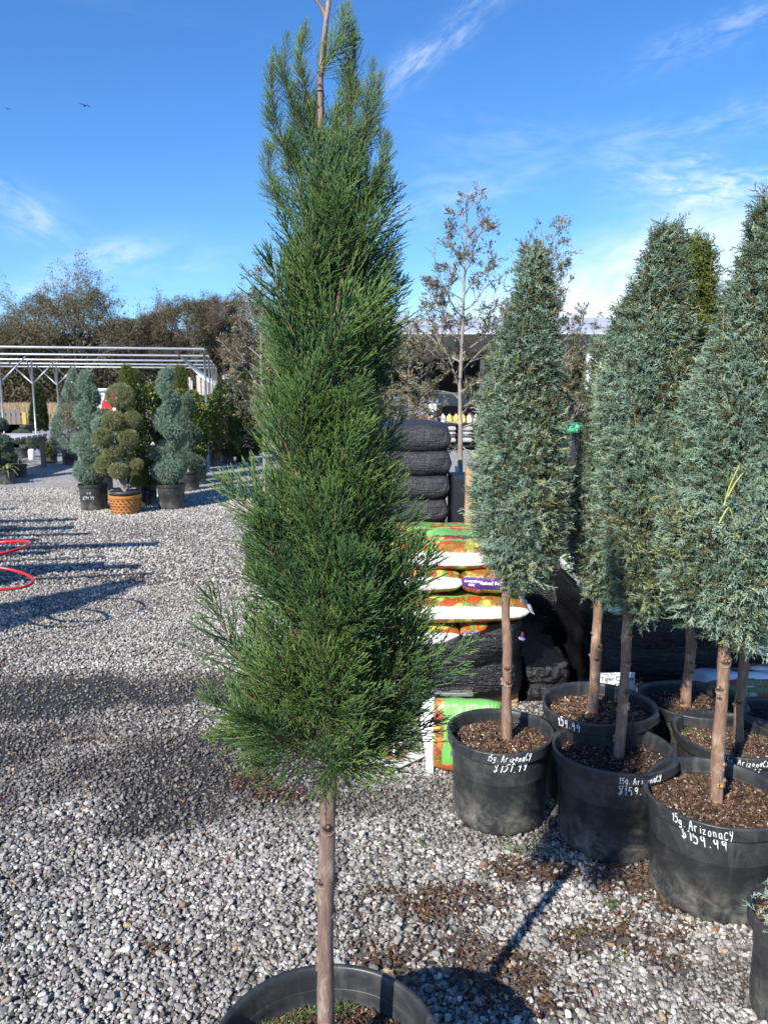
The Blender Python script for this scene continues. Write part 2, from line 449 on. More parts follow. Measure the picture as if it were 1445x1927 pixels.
M_fert = material('teal fertiliser granules', color=(.02, .22, .15), rough=.5)
M_steel = simple('galvanised steel', (.40, .43, .46), .45, .7, .12, 8, .05)
M_wood = simple('pallet wood', (.42, .27, .15), .8, var=.3, scale=12, bump=.3)
M_oldwood = simple('weathered wood', (.16, .15, .14), .9, var=.3, scale=5)
M_red = simple('red enamel', (.55, .022, .03), .3, var=.08, bump=.05)
M_white = simple('white painted panel', (.78, .79, .8), .5, var=.04, bump=.02)
def f_wrap(tone):
    def f(n, b):
        o = n.obj()
        w1 = n.noise(n.mapping(o, scale=(1, 1, 7)), 7, 6, .65, .6); w2 = n.noise(n.mapping(o, scale=(3, 3, 1), rot=(.5, .5, 0)), 9, 5, .6, 1.2)
        n.link(n.ramp(w1, [(.35, tuple(v * .7 for v in tone)), (.75, tuple(v * 1.7 for v in tone))]), b.inputs['Base Color'])
        n.link(n.bump(n.math('ADD', w1, n.math('MULTIPLY', w2, .8)), .75, .02), b.inputs['Normal'])
    return f
M_wrap = material('black stretch wrap', f_wrap((.006, .006, .008)), rough=.30, spec=.5)
M_blackbag = material('dark grey woven plastic', f_wrap((.030, .030, .036)), rough=.42, spec=.45)
M_charcoal = simple('charcoal plastic', (.012, .013, .018), .5, var=.2)

def bag_print(name, base, art, band, band_w=.032, art_h=.085, extra=None, left=None):
    """flat print over the bag's own (along, around) coordinates"""
    def f(n, b):
        pv = n.attr('puv', 'GEOMETRY', 'Vector'); u, p, k = n.sep(pv)
        wob = n.math('MULTIPLY', n.math('SUBTRACT', n.noise(pv, 7, 2), .5), .035)
        pa = n.math('ADD', n.math('ABSOLUTE', n.math('ADD', p, 0.0)), wob)
        cell = n.voro(pv, 22, out='Color'); cd = n.voro(pv, 22); cx = n.sep(cell)[0]
        veg = n.ramp(cx, [(0, art[0]), (.3, art[1]), (.48, art[2]), (.62, art[3]), (.8, art[0]), (.88, art[4])], 'CONSTANT')
        veg = n.mix(n.math('MULTIPLY', n.sstep(cd, .25, .62), .65), veg, (.05, .12, .02))
        veg = n.mix(n.math('MULTIPLY', n.sstep(n.noise(pv, 120, 2), .55, .7), .35), veg, (.75, .55, .25))
        c = n.mix(n.sstep(pa, band_w + art_h, band_w + art_h + .006), veg, n.mix(n.sstep(n.noise(pv, 3.5, 2), .4, .7), base, tuple(min(1, v * 1.7 + .05) for v in base)))
        # second drift of vegetables across the face of the bag
        island = n.sstep(n.noise(n.mapping(pv, scale=(1, 1, 1), loc=(3, 5, 0)), 6.5, 2), .50, .53)
        inner = n.math('MULTIPLY', island, n.sstep(pa, .13, .14)); c = c if left is not None else n.mix(inner, c, veg)
        if left is not None: c = n.mix(n.sstep(n.math('ADD', u, n.math('MULTIPLY', wob, 1.2)), left + .004, left - .004), c, veg)
        pb = n.math('ABSOLUTE', p)
        c = n.mix(n.sstep(pb, band_w + .002, band_w), c, band)
        n.link(c, b.inputs['Base Color'])
        w = n.noise(n.mapping(pv, scale=(6, 1, 1)), 10, 5, .6, .5)
        n.link(n.bump(w, .55, .012), b.inputs['Normal'])
    return material(name, f, rough=.3, spec=.5)
VEG = [(.62, .055, .02), (.70, .16, .03), (.42, .52, .12), (.75, .55, .10), (.30, .03, .015)]
M_bag_white = bag_print('vegetable print bag, white band', (.14, .40, .09), VEG, (.80, .80, .79))
M_bag_purple = bag_print('vegetable print bag, purple band', (.14, .40, .09), VEG, (.10, .03, .20))
M_bag_stand = bag_print('green bag, red vegetable rim', (.14, .40, .09), VEG, VEG[0], .01, .035, left=71 * 1.37 - .105)
LIME = [(.28, .60, .03), (.05, .012, .05), (.75, .76, .74), (.28, .60, .03), (.03, .14, .04)]
M_bag_lime = bag_print('lime and dark purple bag', (.035, .02, .04), LIME, (.70, .72, .72), .03, .10)
M_bag_pale = bag_print('white bag with red banner', (.55, .58, .62), [(.5, .03, .04), (.55, .58, .62), (.1, .35, .1), (.5, .03, .04), (.6, .6, .6)], (.07, .22, .08), .012, .03)
M_bag_green = simple('mint green plastic', (.10, .42, .22), .35, var=.35, scale=8, bump=.4)
M_bag_yellow = simple('yellow printed plastic', (.75, .62, .03), .35, var=.4, scale=18)
M_text_white = material('white lettering', color=(.82, .82, .82), rough=.4)
M_text_dark = material('dark lettering', color=(.06, .06, .09), rough=.5)
M_text_purple = material('purple lettering', color=(.13, .05, .22), rough=.4)

# ------------------------------------------------------------------ foliage pieces
def whip_bunch(starts, dirs, lens, bend, up, r0, K=5, sub=0, seed=0, r1=None):
    """curved threads starting at starts; curve gently towards 'up'"""
    rr = np.random.default_rng(seed); M = len(starts)
    s = np.linspace(0, 1, K)[None, :, None]
    D = dirs / np.linalg.norm(dirs, axis=1, keepdims=True)
    P = starts[:, None, :] + lens[:, None, None] * (D[:, None, :] * s + bend[:, None, None] * up[None, None, :] * s ** 2)
    Rr = r0 * (1 - .22 * np.linspace(0, 1, K))[None, :] * np.ones((M, 1)); Rr[:, -1] = r0 * .5
    V, F = tubes(P, Rr, 3); t = np.repeat(np.tile(np.linspace(0, 1, K), M), 3)
    return P, V, F, t
def make_plume(seed):
    rr = np.random.default_rng(seed); g = G(); L = .21
    sp = np.array([(0.012 * math.sin(t * 3 + seed), .012 * math.cos(t * 2.3 + seed), L * t) for t in np.linspace(0, 1, 7)])
    Vt, Ft = tubes(sp[None], (np.linspace(.0021, .0006, 7))[None], 4); g.add(Vt, Ft, t=np.full(len(Vt), -1.))
    M = 40; t = np.sort(rr.uniform(.04, 1, M)); st = np.stack([np.interp(t, np.linspace(0, 1, 7), sp[:, i]) for i in range(3)], 1)
    az = np.arange(M) * 2.4 + rr.normal(0, .35, M)
    ang = np.radians(66 - 40 * t + rr.normal(0, 7, M))
    d = np.stack([np.sin(ang) * np.cos(az), np.sin(ang) * np.sin(az), np.cos(ang)], 1)
    ln = (.098 * (1 - t) ** .8 + .03) * rr.uniform(.7, 1.15, M)
    P, V, F, tt = whip_bunch(st, d, ln, np.full(M, .38), np.array((0, 0, 1.)), .00150, 6, seed=seed)
    g.add(V, F, t=tt)
    # short side threads along the outer part of each whip
    S, Dd, Ln = [], [], []
    for i in range(M):
        k = max(2, int(ln[i] / .019)); T0 = P[i, -1] - P[i, 0]; T0 /= np.linalg.norm(T0)
        a0 = rr.uniform(0, 6.28); side = np.cross(T0, (math.cos(a0), math.sin(a0), .3)); side /= np.linalg.norm(side)
        for q in range(k):
            f = .45 + .52 * q / k; idx = f * 5; i0 = int(idx); p = P[i, i0] * (1 - (idx - i0)) + P[i, min(5, i0 + 1)] * (idx - i0)
            sg = 1 if q % 2 else -1
            S.append(p); Dd.append(T0 * .95 + side * sg * .5 + rr.normal(0, .10, 3)); Ln.append(rr.uniform(.008, .020) * (1.3 - .5 * f))
    S, Dd, Ln = np.array(S), np.array(Dd), np.array(Ln)
    _, V, F, tt = whip_bunch(S, Dd, Ln, np.full(len(S), .15), np.array((0, 0, 1.)), .00132, 3, seed=seed)
    g.add(V, F, t=.45 + tt * .55)
    return g.data('plume', True)
def make_sprig(seed, L=.050, r0=.00115):
    """small, irregularly forking spray of scale-leaved twigs"""
    rr = np.random.default_rng(seed); P = []; Rr = []; T = []
    def rec(p, d, l, lev, t0):
        d = d / np.linalg.norm(d); c = rr.normal(0, .09, 3)
        s = np.linspace(0, 1, 3)[:, None]; q = p + l * (d * s + c * s ** 2)
        P.append(q); Rr.append(r0 * np.array((1., .95, .45)) * (1.0 if lev else .95)); T.append(np.linspace(t0, min(1, t0 + .33), 3))
        if lev >= 2: return
        k = (8, 3)[lev]
        for i in range(k):
            f = (i + 1) / (k + .3); pp = q[0] * (1 - f) + q[-1] * f + (c * f * f - c * f) * l
            side = np.cross(d, rr.normal(0, 1, 3)); side /= np.linalg.norm(side)
            rec(pp, d * .85 + side * rr.uniform(.6, .9), l * rr.uniform(.26, .42) * (1.25 - .5 * f), lev + 1, t0 + .3)
    rec(np.zeros(3), np.array((0, 0, 1.)), L, 0, 0)
    V, F = tubes(np.array(P), np.array(Rr), 3)
    return mesh('sprig', V, F, True, {'t': np.repeat(np.array(T).ravel(), 3)})
def leaf_mesh(L=.034, W=.011, cup=.25):
    V = np.array([(0, 0, 0), (-W / 2, cup * W, L * .4), (0, -.0, L * .45), (W / 2, cup * W, L * .4), (-W * .35, cup * W * .7, L * .75), (W * .35, cup * W * .7, L * .75), (0, 0, L)])
    return mesh('leaf', V, [np.array([(0, 2, 1), (0, 3, 2), (4, 2, 6), (2, 5, 6), (1, 2, 4), (2, 3, 5)])], True, {'t': np.array((0, .4, .4, .4, .7, .7, 1.))})

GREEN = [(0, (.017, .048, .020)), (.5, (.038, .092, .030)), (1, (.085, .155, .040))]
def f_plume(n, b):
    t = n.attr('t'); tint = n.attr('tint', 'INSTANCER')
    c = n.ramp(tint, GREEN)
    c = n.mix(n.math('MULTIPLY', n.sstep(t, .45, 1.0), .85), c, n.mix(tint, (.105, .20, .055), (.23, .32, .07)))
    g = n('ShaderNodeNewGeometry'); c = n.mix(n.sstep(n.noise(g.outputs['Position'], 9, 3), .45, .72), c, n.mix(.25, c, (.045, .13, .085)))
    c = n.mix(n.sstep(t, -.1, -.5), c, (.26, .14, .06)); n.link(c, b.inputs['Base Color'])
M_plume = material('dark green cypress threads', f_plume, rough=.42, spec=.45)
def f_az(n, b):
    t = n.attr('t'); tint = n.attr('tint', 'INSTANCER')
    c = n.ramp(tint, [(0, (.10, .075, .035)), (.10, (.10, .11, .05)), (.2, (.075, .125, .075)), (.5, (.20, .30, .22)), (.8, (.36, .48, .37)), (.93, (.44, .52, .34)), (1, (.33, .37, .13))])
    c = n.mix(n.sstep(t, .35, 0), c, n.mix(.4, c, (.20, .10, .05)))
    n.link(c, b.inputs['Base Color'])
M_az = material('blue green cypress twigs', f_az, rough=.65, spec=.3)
def f_shrub(n, b):
    t = n.attr('t'); tint = n.attr('tint', 'INSTANCER')
    c = n.ramp(tint, [(0, (.018, .035, .012)), (.45, (.05, .085, .024)), (.8, (.11, .155, .035)), (1, (.24, .26, .06))]); n.link(c, b.inputs['Base Color'])
M_shrub = material('green shrub leaves', f_shrub, rough=.5, spec=.4)
def f_olive(n, b):
    tint = n.attr('tint', 'INSTANCER')
    c = n.ramp(tint, [(0, (.05, .055, .024)), (.5, (.11, .115, .055)), (.85, (.20, .195, .11)), (.985, (.24, .22, .14)), (1, (.34, .13, .05))]); n.link(c, b.inputs['Base Color'])
M_olive = material('olive brown oak leaves', f_olive, rough=.38, spec=.5)
def f_yel(n, b):
    tint = n.attr('tint', 'INSTANCER'); n.link(n.ramp(tint, [(0, (.055, .08, .014)), (.6, (.125, .165, .028)), (1, (.25, .27, .06))]), b.inputs['Base Color'])
M_yel = material('yellow green conifer', f_yel, rough=.55)

PLUMES = scatter_group('plumes', [variant('plume_shape', make_plume(i), M_plume) for i in range(7)])
SPRIGS = scatter_group('sprigs', [variant('sprig_shape', make_sprig(20 + i), M_az) for i in range(8)])
def f_olv(n, b):
    n.link(n.ramp(n.attr('tint', 'INSTANCER'), [(0, (.03, .04, .015)), (.4, (.12, .145, .06)), (.7, (.27, .29, .13)), (1, (.42, .42, .21))]), b.inputs['Base Color'])
M_olv = material('olive juniper twigs', f_olv, rough=.65, spec=.3)
JUN = scatter_group('juniper_sprigs', [variant('sprig_shape', make_sprig(50 + i, .05, .0018), M_az) for i in range(5)])
OLV = scatter_group('olive_sprigs', [variant('sprig_shape', make_sprig(60 + i, .05, .0018), M_olv) for i in range(5)])
YELS = scatter_group('yellow_sprigs', [variant('sprig_shape', make_sprig(70 + i, .07, .0016), M_yel) for i in range(4)])
LEAVES = scatter_group('oak_leaves', [variant('leaf_shape', leaf_mesh(.034 + .004 * i, .0105 + .001 * i), M_olive) for i in range(3)])
SLEAVES = scatter_group('shrub_leaves', [variant('leaf_shape', leaf_mesh(.06 + .01 * i, .028), M_shrub) for i in range(3)])

def chip_mesh(seed, a=(.011, .005, .002)):
    rr = np.random.default_rng(seed)
    v = np.array([(x, y, z) for x in (-1, 1) for y in (-1, 1) for z in (-1, 1)], float) * a
    v += rr.normal(0, 1, v.shape) * np.array(a) * .28
    f = np.array([(0, 1, 3, 2), (4, 6, 7, 5), (0, 4, 5, 1), (2, 3, 7, 6), (0, 2, 6, 4), (1, 5, 7, 3)])
    return mesh('chip', v, f, False)
CHIPS = scatter_group('chips', [variant('chip_shape', chip_mesh(i), M_chips) for i in range(4)])
def straw_mesh(seed):
    rr = np.random.default_rng(seed); c = rr.normal(0, .012, 2)
    P = np.array([[(-.05, 0, 0), (-.02, c[0] * .6, .002), (.02, c[0], .003), (.05, c[1], 0)]])
    V, F = tubes(P, np.array([[.0007, .0008, .0008, .0005]]), 3); return mesh('straw', V, F, True)
STRAWS = scatter_group('straws', [variant('straw_shape', straw_mesh(i), M_straw) for i in range(4)])
def tuft_mesh(seed):
    rr = np.random.default_rng(seed); M = 9; az = rr.uniform(0, 6.28, M); an = rr.uniform(.3, 1.3, M)
    d = np.stack([np.sin(an) * np.cos(az), np.sin(an) * np.sin(az), np.cos(an)], 1)
    _, V, F, t = whip_bunch(np.zeros((M, 3)), d, rr.uniform(.012, .03, M), np.full(M, -.2), np.array((0, 0, 1.)), .0011, 4)
    return mesh('tuft', V, F, True, {'t': t})
TUFTS = scatter_group('tufts', [variant('tuft_shape', tuft_mesh(i), M_weed) for i in range(4)])
def pebble_mesh(seed, sub=1):
    import bmesh
    bm = bmesh.new(); bmesh.ops.create_icosphere(bm, subdivisions=2, radius=.5)
    rr = np.random.default_rng(seed)
    V = np.array([v.co[:] for v in bm.verts]); F = np.array([[v.index for v in f.verts] for f in bm.faces]); bm.free()
    V /= np.linalg.norm(V, axis=1, keepdims=True)
    nn = rr.normal(0, 1, (9, 3)); nn /= np.linalg.norm(nn, axis=1, keepdims=True); h = rr.uniform(.46, .80, 9)
    dd = V @ nn.T; s = np.min(np.where(dd > .01, h / np.maximum(dd, .01), 9), axis=1); s = np.minimum(s, 1.0)     # facets cut off a ball
    V = V * s[:, None] * .5; V *= np.array((1, rr.uniform(.66, .9), rr.uniform(.5, .72)))
    return mesh('pebble', V, F, rr.random() < .25)
PEBBLES = scatter_group('pebbles', [variant('pebble_shape', pebble_mesh(i), M_gravel) for i in range(12)])

# ------------------------------------------------------------------ ground
xs = np.concatenate([[-900, -300, -60, -20], np.linspace(-7, 4.5, 150), [8, 20, 60, 300, 900]])
ys = np.concatenate([[-60, -8, 0], np.linspace(1, 13, 170), [16, 25, 50, 150, 1500]])
XX, YY = np.meshgrid(xs, ys, indexing='ij')
inner = (XX > -7) & (XX < 4.5) & (YY > 1) & (YY < 13)
def relief(x, y): return .022 * (fbm(x * 1.1, y * 1.1, 11, 3) - .5) - .016 * wetness(x, y)
ZZ = np.where(inner, relief(XX, YY), 0)
a, b_ = np.meshgrid(np.arange(len(xs) - 1), np.arange(len(ys) - 1), indexing='ij'); m = len(ys)
F = np.stack([a * m + b_, (a + 1) * m + b_, (a + 1) * m + b_ + 1, a * m + b_ + 1], -1).reshape(-1, 4)
gr = link('ground', mesh('ground', np.stack([XX, YY, ZZ], -1).reshape(-1, 3), F, True, {'wet': np.where(inner, wetness(XX, YY), 0).ravel()}), M_ground); gr['kind'] = 'structure'
g = G(); g.box((-20, 450, .004), (1200, 820, .008)); fo = obj('field', g, M_field); fo['kind'] = 'structure'

def visible_band(n, y0, y1, margin=.5):
    """random ground points across the wedge in front of the viewer, a little wider than the view"""
    u = rng.uniform(0, 1, n); y = np.sqrt(y0 ** 2 + u * (y1 ** 2 - y0 ** 2)); x = rng.uniform(-1, 1, n) * (.53 * y + margin)
    return x, y
def keep_out(x, y):
    k = np.ones(len(x), bool)
    k &= ~((y > 4.0) & (x > .72 + .0 * y) & (y < 13))
    k &= ~((y > 3.95) & (x > -.3) & (y < 7.5))
    return k
MULCH = [(810, 1700, 150, 40), (790, 1790, 130, 60), (1000, 1640, 90, 30), (1210, 1620, 70, 60), (1230, 1720, 90, 60), (1150, 1800, 140, 60), (900, 1820, 200, 50), (520, 1500, 60, 25), (470, 1460, 50, 20), (300, 1790, 40, 14), (560, 1385, 80, 14), (1300, 1650, 60, 30), (1010, 1880, 140, 40), (180, 1395, 50, 8), (1180, 1690, 60, 90)]
def mulchness(x, y):
    w = np.zeros_like(x)
    for px, py, rx, ry in MULCH:
        c = gp(px, py); a_ = gp(px + rx, py)[0] - c[0]; d = gp(px, py - ry)[1] - c[1]
        w = np.maximum(w, np.clip(1.4 - ((x - c[0]) / a_) ** 2 - ((y - c[1]) / d) ** 2, 0, 1))
    return np.clip(w * 2.2 * (fbm(x * 7, y * 7, 21, 3) - .22), 0, 1)
def gravel_layer(n, y0, y1, s0, s1, z, marg=.5):
    x, y = visible_band(n, y0, y1, marg); k = keep_out(x, y)
    wt = wetness(x, y); mu = mulchness(x, y)
    k &= rng.random(n) > np.clip(wt - .45, 0, 1) * 1.1
    k &= rng.random(n) > np.clip(mu * 1.2, 0, .9)
    x, y, wt = x[k], y[k], wt[k]; n = len(x)
    s = rng.uniform(0, 1, n) ** 1.7 * (s1 - s0) + s0
    s *= np.where(wt > .3, .85, 1)
    rot = np.stack([rng.normal(0, .35, n), rng.normal(0, .35, n), rng.uniform(0, 6.28, n)], 1)
    base = np.clip(rng.normal(.595, .20, n) + .07 * np.clip((y - 3.6) / 2, 0, 1) + (fbm(x * 1.1, y * 1.1, 5, 3) - .5) * .50 - .06 * np.clip((4.2 - y) / 2, 0, 1) * np.clip((.6 - x) / 1.2, 0, 1), .2, .93)
    odd = rng.random(n); base = np.where(odd > .985, rng.uniform(.945, 1, n), base); base = np.where(odd < .05, rng.uniform(.2, .34, n), base)
    tint = np.where(base < .94, base * (1 - .60 * np.clip(wt * 1.2, 0, 1) * rng.uniform(.45, 1.1, n)), base)
    zz = relief(x, y) + s * .22 + rng.uniform(-.3, 1, n) * z
    return np.stack([x, y, zz], 1), rot, s, tint
Ls = [gravel_layer(118000, 1.55, 3.6, .008, .025, .004), gravel_layer(7000, 1.55, 3.6, .018, .040, .008),
      gravel_layer(115000, 3.6, 6.5, .011, .028, .004), gravel_layer(120000, 6.5, 13.5, .018, .040, .006, .3)]
pts, rot, s, tint = (np.concatenate([l[i] for l in Ls]) for i in range(4))
go_ = scatter('gravel', PEBBLES, pts, rot, s, tint)
tag(go_, 'grey and white crushed limestone gravel covering the yard, dark where wet', 'gravel', kind='stuff')
# mulch spilled between the pots
x, y = visible_band(160000, 1.55, 4.2); mu = mulchness(x, y); k = rng.random(len(x)) < mu * .75 + .035 * (x > -.1) * (y < 3.3); x, y = x[k], y[k]; n = len(x)
mo = scatter('mulch', CHIPS, np.stack([x, y, relief(x, y) + rng.uniform(.004, .018, n)], 1), np.stack([rng.normal(0, .4, n), rng.normal(0, .4, n), rng.uniform(0, 6.28, n)], 1), rng.uniform(.12, .8, n) ** 1.2, np.clip(rng.normal(.42, .22, n), 0, .88))
tag(mo, 'brown bark mulch spilled over the gravel between the pots', 'mulch', kind='stuff')
x, y = visible_band(36000, 1.55, 4.2); mu = mulchness(x, y); k = rng.random(len(x)) < mu * .22 + .003; x, y = x[k], y[k]; n = len(x)
so = scatter('pine_straw', STRAWS, np.stack([x, y, relief(x, y) + rng.uniform(.016, .026, n)], 1), np.stack([rng.normal(0, .15, n), rng.normal(0, .15, n), rng.uniform(0, 6.28, n)], 1), rng.uniform(.2, .9, n), rng.random(n))
tag(so, 'dry pine straw strewn over mulch and gravel', 'pine straw', kind='stuff')
P_ = []
for px, py, q, sp in ((965, 1600, 10, .04), (1085, 1760, 6, .02), (1020, 1590, 7, .03), (1135, 1705, 8, .025), (700, 1690, 4, .04), (790, 1590, 5, .02), (1170, 1815, 6, .02), (400, 1520, 3, .05)):
    c = gp(px, py)
    for _ in range(q): P_.append((c[0] + rng.normal(0, sp), c[1] + rng.normal(0, sp), .012))
P_ = np.array(P_); n = len(P_)
wo = scatter('weeds', TUFTS, P_, np.stack([np.zeros(n), np.zeros(n), rng.uniform(0, 6, n)], 1), rng.uniform(.5, 1.1, n), rng.uniform(.2, .9, n))
tag(wo, 'small green weed tufts sprouting in the gravel', 'weeds', kind='stuff')

# ------------------------------------------------------------------ handwriting: strokes on the curved pot walls
STR = {'1': [[(.3, .75), (.5, 1), (.5, 0)]], '5': [[(.82, 1), (.32, 1)], [(.32, 1), (.26, .58)], [(.26, .58), (.6, .66), (.84, .36), (.58, .02), (.15, .08)]],
       '9': [[(.78, .80), (.52, 1), (.22, .78), (.44, .52), (.78, .76)], [(.78, .80), (.70, 0)]], 'g': [[(.75, .6), (.4, .65), (.2, .35), (.45, .1), (.75, .35), (.75, .6), (.7, -.2), (.4, -.4), (.15, -.25)]],
       '.': [[(.3, .02), (.36, .06)]], 'A': [[(.05, 0), (.45, 1), (.85, 0)], [(.2, .38), (.7, .4)]], 'r': [[(.25, .6), (.28, 0)], [(.28, .35), (.5, .6), (.75, .55)]],
       'i': [[(.4, .55), (.4, 0)], [(.4, .78), (.44, .82)]], 'z': [[(.15, .55), (.75, .57), (.2, .02), (.8, .04)]], 'o': [[(.5, .6), (.2, .35), (.4, .02), (.75, .2), (.7, .52), (.5, .6)]],
       'n': [[(.2, .6), (.22, 0)], [(.22, .35), (.45, .6), (.7, .45), (.72, 0)]], 'a': [[(.75, .55), (.4, .6), (.18, .3), (.4, .03), (.72, .3), (.75, .6), (.8, .0)]],
       'C': [[(.85, .9), (.5, 1), (.15, .6), (.2, .15), (.55, 0), (.9, .15)]], 'y': [[(.2, .9), (.3, .5), (.6, .5)], [(.8, .95), (.65, .4), (.35, -.15)]],
       '$': [[(.8, .8), (.4, .85), (.2, .65), (.6, .45), (.75, .2), (.4, .05), (.1, .15)], [(.5, 1.05), (.42, -.15)]], 'c': [[(.7, .5), (.4, .6), (.2, .3), (.4, .03), (.7, .1)]], '/': [[(.2, 0), (.7, 1)]], ' ': []}
def smooth_path(p, k=4):
    p = np.array(p, float)
    if len(p) < 3: return p
    out = []
    for i in range(len(p) - 1):
        p0, p1, p2, p3 = p[max(i - 1, 0)], p[i], p[i + 1], p[min(i + 2, len(p) - 1)]
        for t in np.arange(k) / k:
            out.append(.5 * ((2 * p1) + (-p0 + p2) * t + (2 * p0 - 5 * p1 + 4 * p2 - p3) * t * t + (-p0 + 3 * p1 - 3 * p2 + p3) * t ** 3))
    out.append(p[-1]); return np.array(out)
def handwriting(lines, radius_at, seed=0, skew=0):
    """lines: (text, phi0 centre [rad, 0 = towards -Y, + to the right], z, height)"""
    rr = random.Random(seed); g = G()
    for text, phi, z, h in lines:
        w = h * .54; x = -w * (sum(.66 if c_ in '.1 i' else 1.04 for c_ in text)) / 2
        for ch in text:
            hh = h * rr.uniform(.82, 1.16); dz = rr.uniform(-.09, .09) * h; sl_ = .12 + .25 * math.sin(seed * 1.7) + rr.uniform(-.08, .08)
            for st in STR.get(ch, []):
                p = smooth_path([(x + a * w * .9 + sl_ * h * b, dz + b * hh) for a, b in st])
                P = []
                for (a, b) in p:
                    zz = z + b + skew * a; r = radius_at(zz) + .0006; f = phi + a / r
                    r = radius_at(zz, f) + .0012; P.append((r * math.sin(f), -r * math.cos(f), zz))
                g.tube(P, .0014 * h / .03, 4)
            x += w * (.66 if ch in '.1 i' else 1.04)
    return g

def pot_profile(D, Hh, lip=.045):
    r = D / 2; rb = r * .86; w = .006
    return [(0, .012), (rb * .90, .012), (rb * .90, 0), (rb * .955, .004), (rb * .985, .02), (rb, .05), (r - .0225, Hh - lip - .040), (r - .0195, Hh - lip - .038), (r - .018, Hh - lip - .016), (r - .0175, Hh - lip - .002), (r - .017, Hh - lip - .0005), (r - .005, Hh - lip), (r - .003, Hh - lip + .0015), (r - .002, Hh - lip + .004),
            (r - .002, Hh - .010), (r, Hh - .004), (r - .002, Hh), (r - .010, Hh), (r - .013, Hh - .004), (r - .015, Hh - .02), (r - .020, Hh - .10), (r - .024, Hh - .14)]
def pot_radius(D, Hh, lip=.045):
    pr = pot_profile(D, Hh, lip)[5:16]; zz = [p[1] for p in pr]; rr_ = [p[0] for p in pr]
    return lambda z: float(np.interp(z, zz, rr_))
def make_pot(parent, D, Hh, seed=0, soil=.05, chips=1500, lip=.045, handles=(0.6, 3.74), mat=None, fert=0, lines=None, skew=0, moss=0, chip_tint=.35, seg=72):
    rr = np.random.default_rng(seed)
    def wob(r, z, th):
        f = np.clip(z / Hh, 0, 1)
        k = 1 + f * .012 * np.sin(2 * th + seed) + f * .006 * np.sin(3 * th + 2 * seed) + .004 * np.sin(5 * th + seed) * f
        bulge = sum(np.exp(-((np.angle(np.exp(1j * (th - h))) / .17) ** 6)) for h in handles) if handles else 0 * th
        band = (z > Hh - lip - .004) & (r > D / 2 - .008)
        dz = .004 * f * np.sin(2 * th + 1.7 * seed)
        return r * k + np.where(band, .016 * bulge * (1 - .35 * (z > Hh - .012)), 0), z + dz + np.where(band & (z < Hh - lip + .01), .016 * bulge, 0)
    g = G(); g.lathe(pot_profile(D, Hh, lip), seg, wob=wob)
    r = D / 2
    pot = obj('pot', g, mat or M_pot, parent, smooth=True)
    # shallow ring moulded below the lip
    if lines:
        prf = pot_radius(D, Hh, lip)
        def rad(z, f=0.0):
            th = np.array(f - math.pi / 2); a_, _ = wob(np.array(prf(z)), np.array(z), th); return float(a_)
        w_ = handwriting(lines, rad, seed, skew); obj('lettering', w_, M_chalk, pot)
    # soil
    q = np.linspace(0, 1, 9)[1:]; th = np.arange(40) * 2 * np.pi / 40; Rs = r - .02
    V = [(0, 0, Hh - soil + .01)]
    for t in q:
        for a_ in th: V.append((Rs * t * math.cos(a_), Rs * t * math.sin(a_), Hh - soil + .012 * (fbm(np.array(t * 4 * math.cos(a_) + seed), np.array(t * 4 * math.sin(a_)), seed, 3) - .4) * 1.6 + .015 * (1 - t)))
    F4 = [(1 + i * 40 + j, 1 + i * 40 + (j + 1) % 40, 1 + (i + 1) * 40 + (j + 1) % 40, 1 + (i + 1) * 40 + j) for i in range(7) for j in range(40)]
    F3 = [(0, 1 + j, 1 + (j + 1) % 40) for j in range(40)]
    sl = link('soil', mesh('soil', V, [np.array(F4)[:, ::-1], np.array(F3)], True), M_soil, parent)
    if chips:
        n = int(chips * 2.2); rad = Rs * np.sqrt(rr.uniform(0, 1, n)) * .97; a_ = rr.uniform(0, 6.28, n)
        z = Hh - soil + .006 + .015 * (1 - rad / Rs) + rr.uniform(-.003, .007, n)
        ti = np.clip(rr.normal(chip_tint, .22, n), 0, .88); ti = np.where(rr.random(n) < .10, rr.uniform(.9, 1, n), ti)
        sc_ = np.where(ti > .89, rr.uniform(.12, .26, n), rr.uniform(.15, .80, n) ** 1.3)
        ch = scatter('bark_chips', CHIPS, np.stack([rad * np.cos(a_), rad * np.sin(a_), z], 1), np.stack([rr.normal(0, .5, n), rr.normal(0, .5, n), rr.uniform(0, 6.3, n)], 1), sc_, ti, sl)
        ch['kind'] = 'stuff'
    if moss:
        n = moss; rad = Rs * np.sqrt(rr.uniform(0, 1, n)) * .95; a_ = rr.uniform(0, 6.28, n)
        kk = fbm(rad * np.cos(a_) * 14 + seed, rad * np.sin(a_) * 14, 9, 2) > .5; rad, a_ = rad[kk], a_[kk]; n = len(rad)
        mm = scatter('moss', TUFTS, np.stack([rad * np.cos(a_), rad * np.sin(a_), np.full(n, Hh - soil + .010)], 1), np.stack([np.zeros(n), np.zeros(n), rr.uniform(0, 6.3, n)], 1), rr.uniform(.35, .9, n), rr.uniform(0, .9, n), sl)
        mm['kind'] = 'stuff'
    if fert:
        n = fert; c0 = np.array((.075, .03)); p = c0 + rr.normal(0, .045, (n, 2)); p = p[(np.linalg.norm(p, axis=1) < Rs * .95)]
        g = G(); 
        for q_ in p:
            s_ = rr.uniform(.0012, .0022); g.box((q_[0], q_[1], Hh - soil + .020 + rr.uniform(0, .004)), (s_ * 2, s_ * 2, s_ * 2), rr.uniform(0, 3), rr.uniform(0, 3))
        fo_ = obj('fertiliser', g, M_fert, sl); fo_['kind'] = 'stuff'
    return pot
